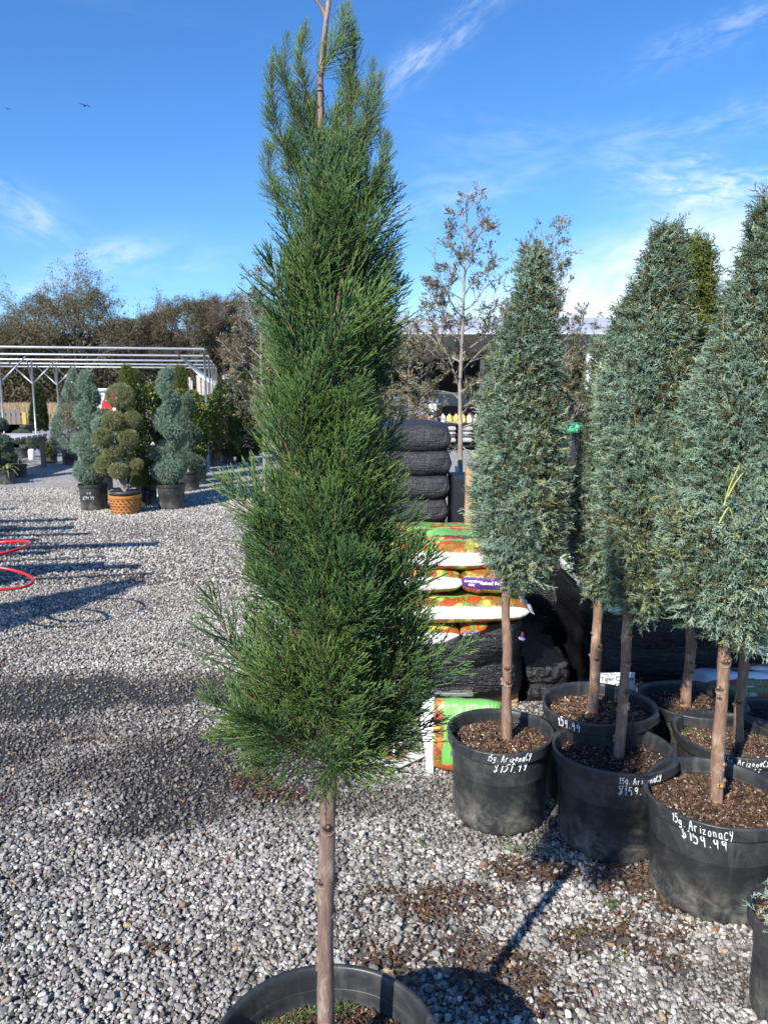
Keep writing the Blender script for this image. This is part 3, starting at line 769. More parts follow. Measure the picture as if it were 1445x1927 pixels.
def trunk_mesh(pts, radii, seed=0, knots=8, sides=14):
    """knobbly tapered stem with stubs where branches were cut"""
    rr = np.random.default_rng(seed); p = smooth_path(pts, 8); K = len(p)
    r = np.interp(np.linspace(0, 1, K), np.linspace(0, 1, len(radii)), radii)
    V, F = tubes(p[None], r[None], sides); V = V.reshape(K, sides, 3)
    for i in range(K):
        c = p[i]; k = 1 + .05 * np.sin(np.arange(sides) * 2.1 + i * .7) * np.sin(i * .9 + seed) + rr.normal(0, .018, sides)
        V[i] = c + (V[i] - c) * k[:, None] * (1 + .06 * math.sin(i * .55 + seed * 2))
    g = G(); g.add(V.reshape(-1, 3), F)
    for _ in range(knots):
        i = rr.integers(1, int(K * .92)); a_ = rr.uniform(0, 6.28); d = np.array((math.cos(a_), math.sin(a_), .45)); rk = r[i] * rr.uniform(.25, .42); g.tube([p[i] + d * r[i] * .45 - (0, 0, .006), p[i] + d * r[i] * .85], [rk * 2.6, rk * 1.5], 9)
        g.tube([p[i] + d * r[i] * .6, p[i] + d * r[i] * 1.05, p[i] + d * r[i] * rr.uniform(1.15, 1.4)], [rk * 1.5, rk, rk * .7], 8)
    return g.data('trunk', True)

class Env:
    """crown outline: rows (z, centre x, radius), at the distance the plant stands"""
    def __init__(s, rows):
        rows = sorted(rows); s.z = np.array([r[0] for r in rows]); s.c = np.array([r[1] for r in rows]); s.r = np.array([r[2] for r in rows])
    def at(s, z): return np.interp(z, s.z, s.c), np.interp(z, s.z, s.r)
    @staticmethod
    def px(rows, base):
        out = []
        for py, l, r in rows:
            a_ = at(l, py, base[1]); b = at(r, py, base[1]); out.append((a_[2], (a_[0] + b[0]) / 2 - base[0], (b[0] - a_[0]) / 2))
        return Env(out)
def clump_crown(parent, env, n, grp, seed, scl=(.6, 1.05), nc=520, tint=(.55, .16), brown=.06, up=.55):
    """foliage gathered in sprays that radiate from points just inside the outline, dark gaps between them"""
    rr = np.random.default_rng(seed)
    zz = np.linspace(env.z[0], env.z[-1], 200); w = env.at(zz)[1] + .015; cdf = np.cumsum(w) / w.sum()
    zc = np.interp((np.arange(nc) + rr.random(nc)) / nc, cdf, zz); th = np.arange(nc) * 2.399 + rr.normal(0, .3, nc); c, r = env.at(zc)
    big = fbm(np.cos(th) * 1.6 + zc * 3, np.sin(th) * 1.6 + 5, seed, 2) - .5
    rc = r * (1 + .28 * big) * (1 - np.abs(rr.normal(0, .13, nc)))
    D = np.stack([np.cos(th), np.sin(th), np.full(nc, up) + rr.normal(0, .3, nc)], 1); D /= np.linalg.norm(D, axis=1, keepdims=True)
    base = np.stack([c + rc * np.cos(th), rc * np.sin(th), zc], 1) - D * .055
    ct = np.clip(rr.normal(tint[0], tint[1], nc), .2, .92); bp = fbm(th % 6.283 * 1.1 + 7, zc * 2.6, seed + 4, 3) > .62
    i = rr.integers(0, nc, n); d = D[i] + rr.normal(0, .55, (n, 3)); d /= np.linalg.norm(d, axis=1, keepdims=True)
    p = base[i] + d * rr.uniform(.0, .058, n)[:, None] + rr.normal(0, .008, (n, 3))
    ti = np.clip(ct[i] + rr.normal(0, .12, n), .14, .97)
    ti = np.where(rr.random(n) < brown, rr.uniform(0, .12, n), ti); ti = np.where(bp[i] & (rr.random(n) < .5), rr.uniform(.0, .22, n), ti); ti = np.where(bp[i] & (rr.random(n) < .2), rr.uniform(.96, 1, n), ti)
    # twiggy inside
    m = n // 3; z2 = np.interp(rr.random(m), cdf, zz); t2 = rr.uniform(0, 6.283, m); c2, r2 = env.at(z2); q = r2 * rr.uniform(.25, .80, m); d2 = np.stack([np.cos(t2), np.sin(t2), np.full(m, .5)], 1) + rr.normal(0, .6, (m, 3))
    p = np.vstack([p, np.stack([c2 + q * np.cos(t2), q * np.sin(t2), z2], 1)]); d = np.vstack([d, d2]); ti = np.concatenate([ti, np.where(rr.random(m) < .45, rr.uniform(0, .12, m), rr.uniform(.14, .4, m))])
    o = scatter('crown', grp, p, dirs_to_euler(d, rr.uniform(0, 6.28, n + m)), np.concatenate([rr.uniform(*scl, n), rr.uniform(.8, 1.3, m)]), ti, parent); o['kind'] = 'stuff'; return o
def fill_crown(parent, env, n, grp, seed, scl=(.7, 1.2), shell=.35, lump=.16, outward=1.0, up=.45, tint=(.5, .2), name='crown', brown=.0, lumpf=5.0, holes=0.0, rscale=1.0, wild=.5):
    rr = np.random.default_rng(seed)
    zz = np.linspace(env.z[0], env.z[-1], 200); w = env.at(zz)[1] + .012; cdf = np.cumsum(w); cdf = cdf / cdf[-1]
    z = np.interp(rr.random(n), cdf, zz); th = rr.uniform(0, 2 * np.pi, n)
    c, r = env.at(z)
    thn = th * r.mean() if False else th
    lm = fbm(np.cos(th) * 1.3 * lumpf * .35 + z * lumpf, np.sin(th) * 1.3 * lumpf * .35 + z * lumpf * .7 + 9, seed, 3) - .5
    f = 1 - np.abs(rr.normal(0, shell, n)); f = np.clip(f, .05, 1)
    r_ = r * rscale * f * (1 + lump * 2 * lm)
    k = ~((lm < -.13) & (rr.random(n) < .6) & (f > .7))
    if holes: k = ~((lm < -.22) & (rr.random(n) < holes) & (f > .6))
    x = c + r_ * np.cos(th); y = r_ * np.sin(th)
    D = np.stack([np.cos(th) * outward, np.sin(th) * outward, np.full(n, up)], 1) + rr.normal(0, wild, (n, 3))
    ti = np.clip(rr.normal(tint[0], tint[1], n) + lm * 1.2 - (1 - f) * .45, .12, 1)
    bp = fbm(th * 1.1 + 7, z * 3.2, seed + 4, 3)
    if brown: ti = np.where((bp > .60) & (rr.random(n) < .55), rr.uniform(.0, .2, n), ti); ti = np.where((bp > .60) & (rr.random(n) < .10), .99, ti)
    if brown: ti = np.where((rr.random(n) < brown) | ((f < .6) & (rr.random(n) < brown * 4)), rr.uniform(0, .12, n), ti)
    o = scatter(name, grp, np.stack([x, y, z], 1)[k], dirs_to_euler(D, rr.uniform(0, 6.28, n))[k], rr.uniform(*scl, n)[k], ti[k], parent)
    o['kind'] = 'stuff'
    return o

# ------------------------------------------------------------------ the tall green tree in front
B0 = np.array((-.112, 1.32, 0))
main = thing('potted_cypress', 'tall dark green conifer in front, its pot cut off by the bottom edge', 'potted tree', B0)
make_pot(main, .47, .385, 3, .09, 2600, .05, (), None, fert=420, moss=1500, chip_tint=.3, seg=96)
tr = [(-.001, 0, .28), (.0, 0, .50), (.002, .003, .68), (.008, 0, .86), (.012, 0, 1.05), (.008, .005, 1.4), (.002, 0, 1.75), (.002, -.004, 1.95), (.010, 0, 2.08), (.011, 0, 2.15), (.019, 0, 2.22), (.027, 0, 2.28), (.030, 0, 2.42)]
link('trunk', trunk_mesh(tr, [.0172, .0160, .0155, .0155, .014, .011, .009, .0066, .0054, .0048, .0042, .0035, .003], 5, 34, 16), M_bark, main)
rows = [(-40, 600, 655), (10, 560, 676), (60, 545, 700), (120, 522, 724), (200, 508, 726), (300, 498, 738), (400, 488, 758), (500, 482, 772), (600, 486, 774), (700, 488, 776), (760, 462, 780), (830, 446, 786), (930, 438, 790), (1030, 428, 797), (1130, 422, 806),
        (1220, 412, 828), (1290, 412, 826), (1360, 430, 800), (1410, 455, 760), (1435, 520, 690)]
env = Env.px(rows, B0)
rr = np.random.default_rng(12)
tp = []; trr = []; ST = []; DI = []; SC = []; BT = []
ztr = lambda z: np.array((float(np.interp(z, [.8, 1.05, 1.75, 1.95, 2.1, 2.2], [.006, .012, .002, .002, .010, .017])), 0, z))
NB = 92; zlo, zhi = env.z[0] + .045, 2.02
zz = np.linspace(zlo, zhi, 300); w = np.maximum(env.at(zz)[1], .07); cdf = np.cumsum(w) / w.sum()
for i in range(NB):
    z = float(np.interp((i + .5) / NB, cdf, zz)); a_ = i * 2.399 + rr.normal(0, .25); c, r = env.at(z); topn = min(1, max(0, (z - 1.5) / .5)); lown = min(1, max(0, (1.28 - z) / .25))
    reach = max(.014, (r - .072 + .020 * lown) * rr.choice([rr.uniform(.45, .75), rr.uniform(.90, 1.12), rr.uniform(.96, 1.14), rr.uniform(.96, 1.14)])); tp_ = np.array((c + reach * math.cos(a_), reach * math.sin(a_), z))
    drop = reach * (1.0 + 1.5 * topn - 1.05 * lown) + .02
    b = ztr(max(.985, z - drop)); mid = (b * .45 + tp_ * .55) + np.array((math.cos(a_), math.sin(a_), -.45)) * .02
    p = smooth_path([b, mid, tp_], 5); tp.append(p[np.linspace(0, 10, 6).astype(int)]); trr.append(np.linspace(.0048, .0016, 6))
    dd = p[-1] - p[-4]; dd /= np.linalg.norm(dd) + 1e-9
    dd = dd + np.array((0, 0, .35 + .7 * topn - .3 * lown)); dd /= np.linalg.norm(dd)
    if rr.random() < .14: continue
    k = 6; bt_ = rr.normal(0, .26); bs_ = rr.uniform(.82, 1.18)
    for q in range(k):
        f = .40 + .54 * q / (k - 1); j = f * 10; s0 = p[int(j)]; sd = np.cross(dd, rr.normal(0, 1, 3)); sd /= np.linalg.norm(sd) + 1e-9
        ST.append(s0 - dd * .05); DI.append(dd + sd * rr.uniform(.25, .75) * (1 if q < k - 1 else .15) + rr.normal(0, .06, 3)); SC.append(bs_ * rr.uniform(.48, .76) * (1 - .15 * topn)); BT.append(bt_)
SP = [((598, 240), (572, 18)), ((580, 265), (540, 88)), ((556, 320), (520, 135)), ((622, 250), (664, 30)), ((628, 300), (652, 105)), ((655, 300), (716, 112)), ((650, 340), (690, 150)), ((570, 320), (548, 190)), ((690, 380), (722, 235)), ((540, 400), (503, 260)), ((610, 330), (600, 150)), ((612, 120), (655, 10))]
for k_, ((ax, ay), (bx, by)) in enumerate(SP):
    yo = rr.uniform(-.05, .05); A_ = at(ax, ay, 1.32) - B0 + (0, yo * .3, 0); Bq = at(bx, by, 1.32) - B0 + (0, yo, 0); bow = np.array(((Bq - A_)[2] * .10 * (-1 if bx < ax else 1), 0, 0))
    p = smooth_path([A_, (A_ + Bq) / 2 + bow, Bq], 5); tp.append(p[np.linspace(0, 10, 6).astype(int)]); trr.append(np.linspace(.0026, .0006, 6))
    L_ = np.linalg.norm(Bq - A_); k = max(5, int(L_ / .013))
    for q in range(k):
        f = q / (k - 1) * .97; i0 = f * 10; s0 = p[int(i0)]; d = p[min(10, int(i0) + 1)] - p[max(0, int(i0) - 1)]; d /= np.linalg.norm(d); ST.append(s0 - d * .03); DI.append(d + rr.normal(0, .16, 3)); SC.append(rr.uniform(.27, .37) * (1 - .42 * f))
ST = np.array(ST); DI = np.array(DI); SC = np.array(SC); n = len(ST)
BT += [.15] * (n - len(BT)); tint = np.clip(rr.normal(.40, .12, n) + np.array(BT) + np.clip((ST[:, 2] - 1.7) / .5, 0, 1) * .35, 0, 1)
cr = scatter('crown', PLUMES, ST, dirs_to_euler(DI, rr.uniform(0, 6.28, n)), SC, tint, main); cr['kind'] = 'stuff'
V, F = tubes(np.array(tp), np.array(trr), 5); link('branches', mesh('branches', V, F), M_twig, main)['kind'] = 'stuff'
g = G(); g.tube(smooth_path([(.0215, 0, 2.232), (.014, 0, 2.250), (.0, 0, 2.272), (-.014, .0, 2.305)]), np.linspace(.0034, .0020, 13), 8)
obj('side_leader', g, M_bark2, main, smooth=True)

# ------------------------------------------------------------------ blue-green cypresses in pots on the right
def cypress(px, py_rim, D, Hh, rows, label, seed, trunk_px, n=11000, lean=0, lines=None, skew=0, tint=(.55, .2), grp=None, group=None, Z=None, soil=.06, chips=1500, handles=(-.6, 2.5), moss=0, tr_r=.019, scl=(.55, 1.05), patch=True, chip_tint=.35):
    c = gp(px, py_rim, Hh); base = np.array((c[0], c[1], 0))
    t = thing('potted_cypress' if grp is None else 'potted_conifer', label, 'potted tree', base, 0, group)
    make_pot(t, D, Hh, seed, soil, chips, .045, handles, None, 0, lines, skew, moss, chip_tint)
    env = Env.px(rows, base)
    bx = at(trunk_px[0][0], trunk_px[0][1], base[1]); tx = at(trunk_px[1][0], trunk_px[1][1], base[1])
    x0, z0 = bx[0] - base[0], Hh - soil - .02; x1, z1 = tx[0] - base[0], tx[2]
    ztop = env.z[-1]; xt = env.at(ztop - .05)[0]; rr = np.random.default_rng(seed)
    pts = [(x0, 0, z0), (x0 + (x1 - x0) * .3 + rr.normal(0, .005), rr.normal(0, .004), z0 + (z1 - z0) * .3), (x0 + (x1 - x0) * .65 + rr.normal(0, .005), rr.normal(0, .004), z0 + (z1 - z0) * .65), (x1, 0, z1), ((x1 + xt) / 2, 0, (z1 + ztop) / 2), (xt, 0, ztop - .03)]
    link('trunk', trunk_mesh(pts, [tr_r * 1.12, tr_r, tr_r * .95, tr_r * .88, tr_r * .5, .002], seed, 16), M_bark2, t)
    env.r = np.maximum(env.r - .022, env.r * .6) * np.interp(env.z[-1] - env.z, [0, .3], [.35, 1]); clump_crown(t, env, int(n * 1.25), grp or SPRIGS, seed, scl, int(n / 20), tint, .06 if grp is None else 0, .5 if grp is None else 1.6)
    # inner branches
    P = []; Rr = []
    for _ in range(70):
        zc = rr.uniform(env.z[0], ztop - .15); cx, r_ = env.at(zc); a_ = rr.uniform(0, 6.28)
        b0 = np.array((np.interp(zc, [z1, ztop], [x1, xt]), 0, zc - r_ * .4)); e = np.array((cx + r_ * .9 * math.cos(a_), r_ * .9 * math.sin(a_), zc + r_ * .3))
        P.append(np.stack([b0, b0 * .6 + e * .4 + (0, 0, -.01), e])); Rr.append((.0045, .003, .0015))
    V, F = tubes(np.array(P), np.array(Rr), 5); link('branches', mesh('branches', V, F), M_twig, t)['kind'] = 'stuff'
    # stray shoots that stand out of the clipped outline
    P = []; Rr = []
    for _ in range(22):
        zc = rr.uniform(env.z[0] + .05, ztop); cx, r_ = env.at(zc); a_ = rr.uniform(3.3, 6.1); l = rr.uniform(.03, .09)
        b0 = np.array((cx + r_ * .93 * math.cos(a_), r_ * .93 * math.sin(a_), zc)); d = np.array((math.cos(a_) * .5, math.sin(a_) * .5, rr.uniform(.6, 1.2))) + rr.normal(0, .3, 3)
        P.append(np.stack([b0, b0 + d * l * .5, b0 + d * l + rr.normal(0, .006, 3)])); Rr.append((.0018, .0013, .0006))
    V, F = tubes(np.array(P), np.array(Rr), 5); link('shoots', mesh('shoots', V, F), M_straw2, t)['kind'] = 'stuff'
    return t
M_straw2 = simple('yellow brown shoots', (.36, .24, .09), .6, var=.5, scale=4)
cypress(942, 1372, .42, .35, [(474, 992, 1014), (510, 975, 1034), (563, 957, 1050), (625, 938, 1052), (688, 916, 1054), (750, 905, 1054), (813, 893, 1057), (880, 885, 1064), (937, 884, 1070), (1000, 890, 1066), (1035, 905, 1052), (1065, 928, 1030), (1092, 945, 1000)],
        'blue-green cypress with straight brown stem, in the pot beside the green and red bag', 31, [(955, 1385), (952, 1110)], 12500, lines=[('15g. ArizonaCy', .01, .318, .024), ('$159.99', .04, .268, .036)], moss=0, group='blue-green cypresses in black pots', chip_tint=.40, handles=(-2.62, .5))
cypress(1127, 1322, .455, .41, [(650, 1128, 1150), (700, 1110, 1180), (813, 1096, 1200), (937, 1077, 1205), (1000, 1070, 1205), (1062, 1080, 1192), (1108, 1105, 1162)],
        'leaning blue-green cypress behind, in the pot next to the white card', 32, [(1113, 1330), (1128, 1105)], 10500, lines=[('159.99', -.78, .372, .034)], group='blue-green cypresses in black pots', tint=(.5, .2), tr_r=.021, chip_tint=.45)
cypress(1153, 1405, .438, .36, [(428, 1247, 1260), (465, 1225, 1284), (501, 1198, 1302), (563, 1166, 1306), (625, 1143, 1308), (700, 1128, 1310), (813, 1120, 1308), (937, 1130, 1300), (1030, 1140, 1290), (1100, 1155, 1275), (1142, 1172, 1238)],
        'pointed blue-green cypress with yellowed middle, its pot standing in the shade', 33, [(1162, 1432), (1183, 1135)], 14000, lines=[('15g. ArizonaCy.', .20, .326, .023), ('$159.99', .13, .276, .036)], group='blue-green cypresses in black pots', tint=(.52, .22), tr_r=.019, chip_tint=.22)
cypress(1300, 1312, .44, .35, [(465, 1296, 1312), (520, 1280, 1326), (580, 1270, 1340), (660, 1268, 1352), (740, 1270, 1355), (850, 1270, 1350), (950, 1270, 1345), (1060, 1272, 1335), (1145, 1285, 1320)],
        'yellow-green conifer rising between two blue-green cypresses, its knotted stem in shade', 34, [(1290, 1322), (1297, 1150)], 6500, grp=YELS, tint=(.5, .25), tr_r=.021, scl=(.7, 1.2), moss=150, chip_tint=.25)
cypress(1378, 1378, .435, .35, [(560, 1400, 1430), (640, 1380, 1450), (760, 1360, 1470), (880, 1350, 1485), (1000, 1345, 1490), (1100, 1350, 1480), (1180, 1380, 1440)],
        'blue-green cypress hidden behind the nearest one, with mossy soil and a shaded stem', 35, [(1392, 1385), (1400, 1165)], 8000, lines=[('15g. ArizonaCy', -.2, .318, .023), ('c/159.99', -.22, .282, .028)], group='blue-green cypresses in black pots', moss=420, chip_tint=.4)
p6 = cypress(1350, 1488, .472, .352, [(382, 1436, 1450), (430, 1414, 1466), (470, 1394, 1486), (532, 1368, 1505), (625, 1340, 1525), (688, 1314, 1535), (750, 1295, 1545), (875, 1274, 1552), (937, 1252, 1550), (1000, 1243, 1545), (1062, 1243, 1535), (1110, 1256, 1515), (1150, 1285, 1480), (1176, 1325, 1425)],
        'nearest and largest blue-green cypress, at the right edge, with perlite-speckled soil', 36, [(1348, 1515), (1366, 1165)], 17000, lines=[('15g. ArizonaCy', -.60, .318, .027), ('$159.99', -.56, .270, .040)], skew=-.03, group='blue-green cypresses in black pots', tr_r=.0205, handles=(-1.15, 2.0), moss=60, chips=2600)
# orange pruning scar, the low side branches of the nearest tree
g = G(); g.tube([(.0, -.012, 0), (.001, -.0215, .002), (.001, -.0235, .003)], [.008, .0095, .007], 10)
obj('pruning_scar', g, simple('fresh orange wood', (.62, .26, .05), .6), p6, (at(1349, 1476, p6.location[1])[0] - p6.location[0], 0, .36 + .02), smooth=True)
g = G()
for pa, pb, pc in (((1366, 1175), (1395, 1150), (1440, 1120)), ((1362, 1185), (1345, 1170), (1335, 1152)), ((1362, 1190), (1350, 1200), (1340, 1205)), ((1370, 1180), (1390, 1185), (1412, 1200))):
    pts = [at(*q, p6.location[1]) - np.array((p6.location[0], p6.location[1] + .0, 0)) for q in (pa, pb, pc)]; g.tube(smooth_path(pts), np.linspace(.006, .002, 9), 7)
obj('low_branches', g, M_bark2, p6, smooth=True)
q = []; d = []
rr = np.random.default_rng(9)
for _ in range(130):
    px = rr.uniform(1365, 1430); py = 1165 + (px - 1365) * .35 + rr.uniform(-15, 38); q.append(at(px, py, p6.location[1]) - np.array((p6.location[0], p6.location[1] + rr.uniform(-.05, .05), 0))); d.append((.35, rr.normal(0, .4), -.6 + rr.normal(0, .3)))
scatter('low_spray', SPRIGS, np.array(q), dirs_to_euler(np.array(d), rr.uniform(0, 6, 130)), rr.uniform(.6, 1.0, 130), rr.uniform(.75, .98, 130), p6)
for k_, pl in enumerate((((1362, 950), (1372, 915), (1392, 872)), ((1368, 935), (1385, 905), (1398, 890)), ((1352, 985), (1370, 955), (1378, 975)))):
    pts = [at(*q_, p6.location[1] - .25) - np.array((p6.location[0], p6.location[1], 0)) for q_ in pl]; g = G(); g.tube(smooth_path(pts), np.linspace(.0028, .0012, 9), 6); obj('shoot', g, simple('lime yellow shoot', (.33, .35, .09), .6) if k_ == 0 else bpy.data.materials['lime yellow shoot'], p6, smooth=True)
# small pots at the right edge
t = thing('potted_seedling', 'small black pot with pale seedling cut off by the right edge, lowest in view', 'potted plant', (*gp(1520, 1728, .29)[:2], 0))
make_pot(t, .29, .29, 41, .03, 700, .04, (), None)
n = 60; scatter('seedling', SPRIGS, np.stack([rng.normal(-.03, .05, n), rng.normal(0, .05, n), rng.uniform(.27, .33, n)], 1), dirs_to_euler(rng.normal(0, 1, (n, 3)) + (0, 0, 1), rng.uniform(0, 6, n)), rng.uniform(.5, .9, n), rng.uniform(.5, .9, n), t)
t = thing('empty_pot', 'dark shaded pot behind at the right edge below the white bag', 'pot', (*gp(1478, 1345, .34)[:2], 0)); make_pot(t, .40, .34, 42, .06, 300, .045, (), None)

# ------------------------------------------------------------------ bags
def bag_fn(L, W, T, seed, pin=8):
    def f(s, a):
        s = np.asarray(s, float); a = np.asarray(a, float)
        ca, sa = np.cos(a), np.sin(a); k = np.clip(1 - np.abs(s) ** pin, 0, 1) ** .5
        kz = np.maximum(k, .10); ky = 1 - .10 * np.abs(s) ** 5
        y = W / 2 * np.sign(ca) * np.abs(ca) ** .5 * ky; z = T / 2 * np.sign(sa) * np.abs(sa) ** .62 * kz
        nz = fbm(s * 5 + seed * 3.1, a * 1.6 + seed, seed, 3) - .5; ed = fbm(s * 2 + seed, a * 7 + seed, seed + 3, 2) - .5
        z = z * (1 + .22 * nz) + .008 * ed * np.abs(s) ** 3; y = y * (1 + .05 * nz) + .01 * ed * np.abs(s) ** 2
        return np.stack([s * L / 2, -y, z], -1)
    return f
def bag_mesh(L, W, T, seed, pin=9):
    f = bag_fn(L, W, T, seed, pin); ns, na = 34, 40
    s = np.sin(np.linspace(-np.pi / 2, np.pi / 2, ns)) * .55 + np.linspace(-1, 1, ns) * .45; a_ = np.arange(na) * 2 * np.pi / na
    S, A = np.meshgrid(s, a_, indexing='ij'); V = f(S, A)
    per = (W + T) * .9; p = ((A + np.pi) % (2 * np.pi) - np.pi) / (2 * np.pi) * per * 2 * .55
    i, j = np.meshgrid(np.arange(ns - 1), np.arange(na), indexing='ij')
    F = np.stack([i * na + j, i * na + (j + 1) % na, (i + 1) * na + (j + 1) % na, (i + 1) * na + j], -1).reshape(-1, 4)
    caps = [np.arange(na)[None, ::-1], (np.arange(na) + (ns - 1) * na)[None]]
    # p in metres round the girth, 0 along the middle of the near side
    sec = f(np.zeros(400), np.linspace(-np.pi, np.pi, 400)); dl = np.concatenate([[0], np.cumsum(np.linalg.norm(np.diff(sec, axis=0), axis=1))]); an = np.linspace(-np.pi, np.pi, 400)
    l0 = np.interp(0, an, dl); pp = np.interp((A + np.pi) % (2 * np.pi) - np.pi, an, dl) - l0
    puv = np.stack([S * L / 2 + seed * 1.37, pp, np.zeros_like(pp)], -1).reshape(-1, 3)
    me = mesh('bag', V.reshape(-1, 3), [F] + caps, True, {'puv': puv})
    def surf(x, q): return f(x / (L / 2), np.interp(np.asarray(q) + l0, dl, an))
    return me, surf
def text_shape(body, size, bold=0.0):
    cu = bpy.data.curves.new('lettering', 'FONT'); cu.body = body; cu.size = size; cu.align_x = 'CENTER'; cu.align_y = 'CENTER'; cu.offset = bold; cu.resolution_u = 3
    o = bpy.data.objects.new('t', cu); me = bpy.data.meshes.new_from_object(o); me.name = 'lettering'
    bpy.data.objects.remove(o); return me
def text_on(parent, body, size, mat, surf, x, q, bold=0.0, rot=0, flat=False):
    import bmesh
    me = text_shape(body, size, bold)
    bm = bmesh.new(); bm.from_mesh(me); bmesh.ops.triangulate(bm, faces=bm.faces[:]); bmesh.ops.subdivide_edges(bm, edges=[e for e in bm.edges if e.calc_length() > size * .35], cuts=1)
    bmesh.ops.triangulate(bm, faces=bm.faces[:]); bm.to_mesh(me); bm.free()
    co = np.empty(len(me.vertices) * 3); me.vertices.foreach_get('co', co); co = co.reshape(-1, 3)
    c, s_ = math.cos(rot), math.sin(rot); X = co[:, 0] * c - co[:, 1] * s_ + x; Q = co[:, 0] * s_ + co[:, 1] * c + q
    P = surf(X, Q); e = 1e-3; du = surf(X + e, Q) - P; dv = surf(X, Q + e) - P; nn = np.cross(du, dv); nn /= np.linalg.norm(nn, axis=1, keepdims=True) + 1e-12
    me.vertices.foreach_set('co', (P + nn * .0022).ravel()); me.update()
    return link('lettering', me, mat, parent)
def bag(name, L, W, T, mat, loc, label, cat, seed, rz=0, rx=0, ry=0, group=None, ears=True, earmat=None, pin=9):
    me, surf = bag_mesh(L, W, T, seed, pin)
    o = link(name, me, mat, None, loc, (rx, ry, rz)); tag(o, label, cat, group)
    if ears:
        for sg in (-1, 1):
            g = G(); a_ = np.linspace(-1, 1, 11); rr = np.random.default_rng(seed + sg)
            top = np.stack([np.full(11, sg * L / 2 * .995), a_ * W * .42, np.full(11, .002)], 1); end = top + np.stack([np.full(11, sg * .028), a_ * .012, rr.normal(-.006, .006, 11)], 1)
            V = np.vstack([top, end, top - (0, 0, .003), end - (0, 0, .003)]); F = []
            for i in range(10): F += [(i, i + 1, i + 12, i + 11), (i + 22, i + 33, i + 34, i + 23), (i + 11, i + 12, i + 34, i + 33)]
            g.add(V, np.array(F)); obj('seam', g, earmat or M_white, o, smooth=True)
    return o, surf
SG = 'raised bed soil bags stacked on the wrapped pallet'
y0 = 3.86; T_ = .150; X1 = .735; X0 = -.36
zl = [.385, .525, .675, .825]      # bottom to top
Lw = X1 - X0
# layer 0 and 2: two bags end on; layers 1 and 3: long bags
xs_split = at(870, 1100, y0)[0]
def purple(zc, seed, label, dx=0, ears=True):
    w = X1 - xs_split - .0
    o, sf = bag('soil_bag', w + .01, .62, T_, M_bag_purple, (xs_split + w / 2 + dx, y0 + .31, zc), label, 'soil bag', seed, group=SG, ry=R(2.5), ears=ears)
    text_on(o, 'GARDEN', .019, M_text_white, sf, -w / 2 + .048, .010, .0006); text_on(o, 'MIX', .019, M_text_white, sf, -w / 2 + .048, -.010, .0006)
    text_on(o, 'Raised Bed Garden Mix', .0255, M_text_white, sf, .045, .005, .0007); text_on(o, '1 CU FT', .011, M_text_white, sf, .04, -.018, .0003)
    return o
purple(zl[0], 51, 'purple-banded soil bag lowest in the stack, half under the black film', 0, False)
bag('soil_bag', xs_split - X0, .62, T_, M_bag_white, ((X0 + xs_split) / 2, y0 + .31, zl[0]), 'white-banded soil bag lowest in the stack, behind the big tree', 'soil bag', 52, group=SG)
o, sf = bag('soil_bag', Lw + .02, .50, T_, M_bag_white, ((X0 + X1) / 2 + .01, y0 + .235, zl[1] + .005), 'long white-banded soil bag right above the black film', 'soil bag', 53, group=SG)
purple(zl[2] + .004, 54, 'purple-banded soil bag with Raised Bed lettering at crown height of the first cypress', .0)
bag('soil_bag', xs_split - X0 + .02, .62, T_, M_bag_white, ((X0 + xs_split) / 2, y0 + .31, zl[2] + .006), 'white-banded soil bag meeting the purple-banded one end to end', 'soil bag', 55, group=SG)
o, sf = bag('soil_bag', .92, .50, T_ + .01, M_bag_white, (.18, y0 + .26, zl[3] + .0), 'topmost front soil bag with white band and printed vegetables', 'soil bag', 56, group=SG, rx=R(4))
text_on(o, 'Raised Bed', .05, M_text_dark, sf, .2, .19, .0006, R(-4)); text_on(o, 'GARDEN MIX', .022, M_text_dark, sf, .2, .155, .0004, R(-4))
o, sf = bag('soil_bag', .92, .48, T_ - .01, M_bag_white, (.16, y0 + .66, zl[3] - .03), 'rear soil bag on top of the stack, farthest from view', 'soil bag', 57, group=SG, rx=R(2))
text_on(o, 'Raised Bed', .05, M_text_dark, sf, .22, .19, .0006)
bag('soil_bag', Lw, .48, T_, M_bag_white, ((X0 + X1) / 2, y0 + .76, zl[1] + .005), 'long soil bag hidden at the back of the stack', 'soil bag', 58, group=SG)

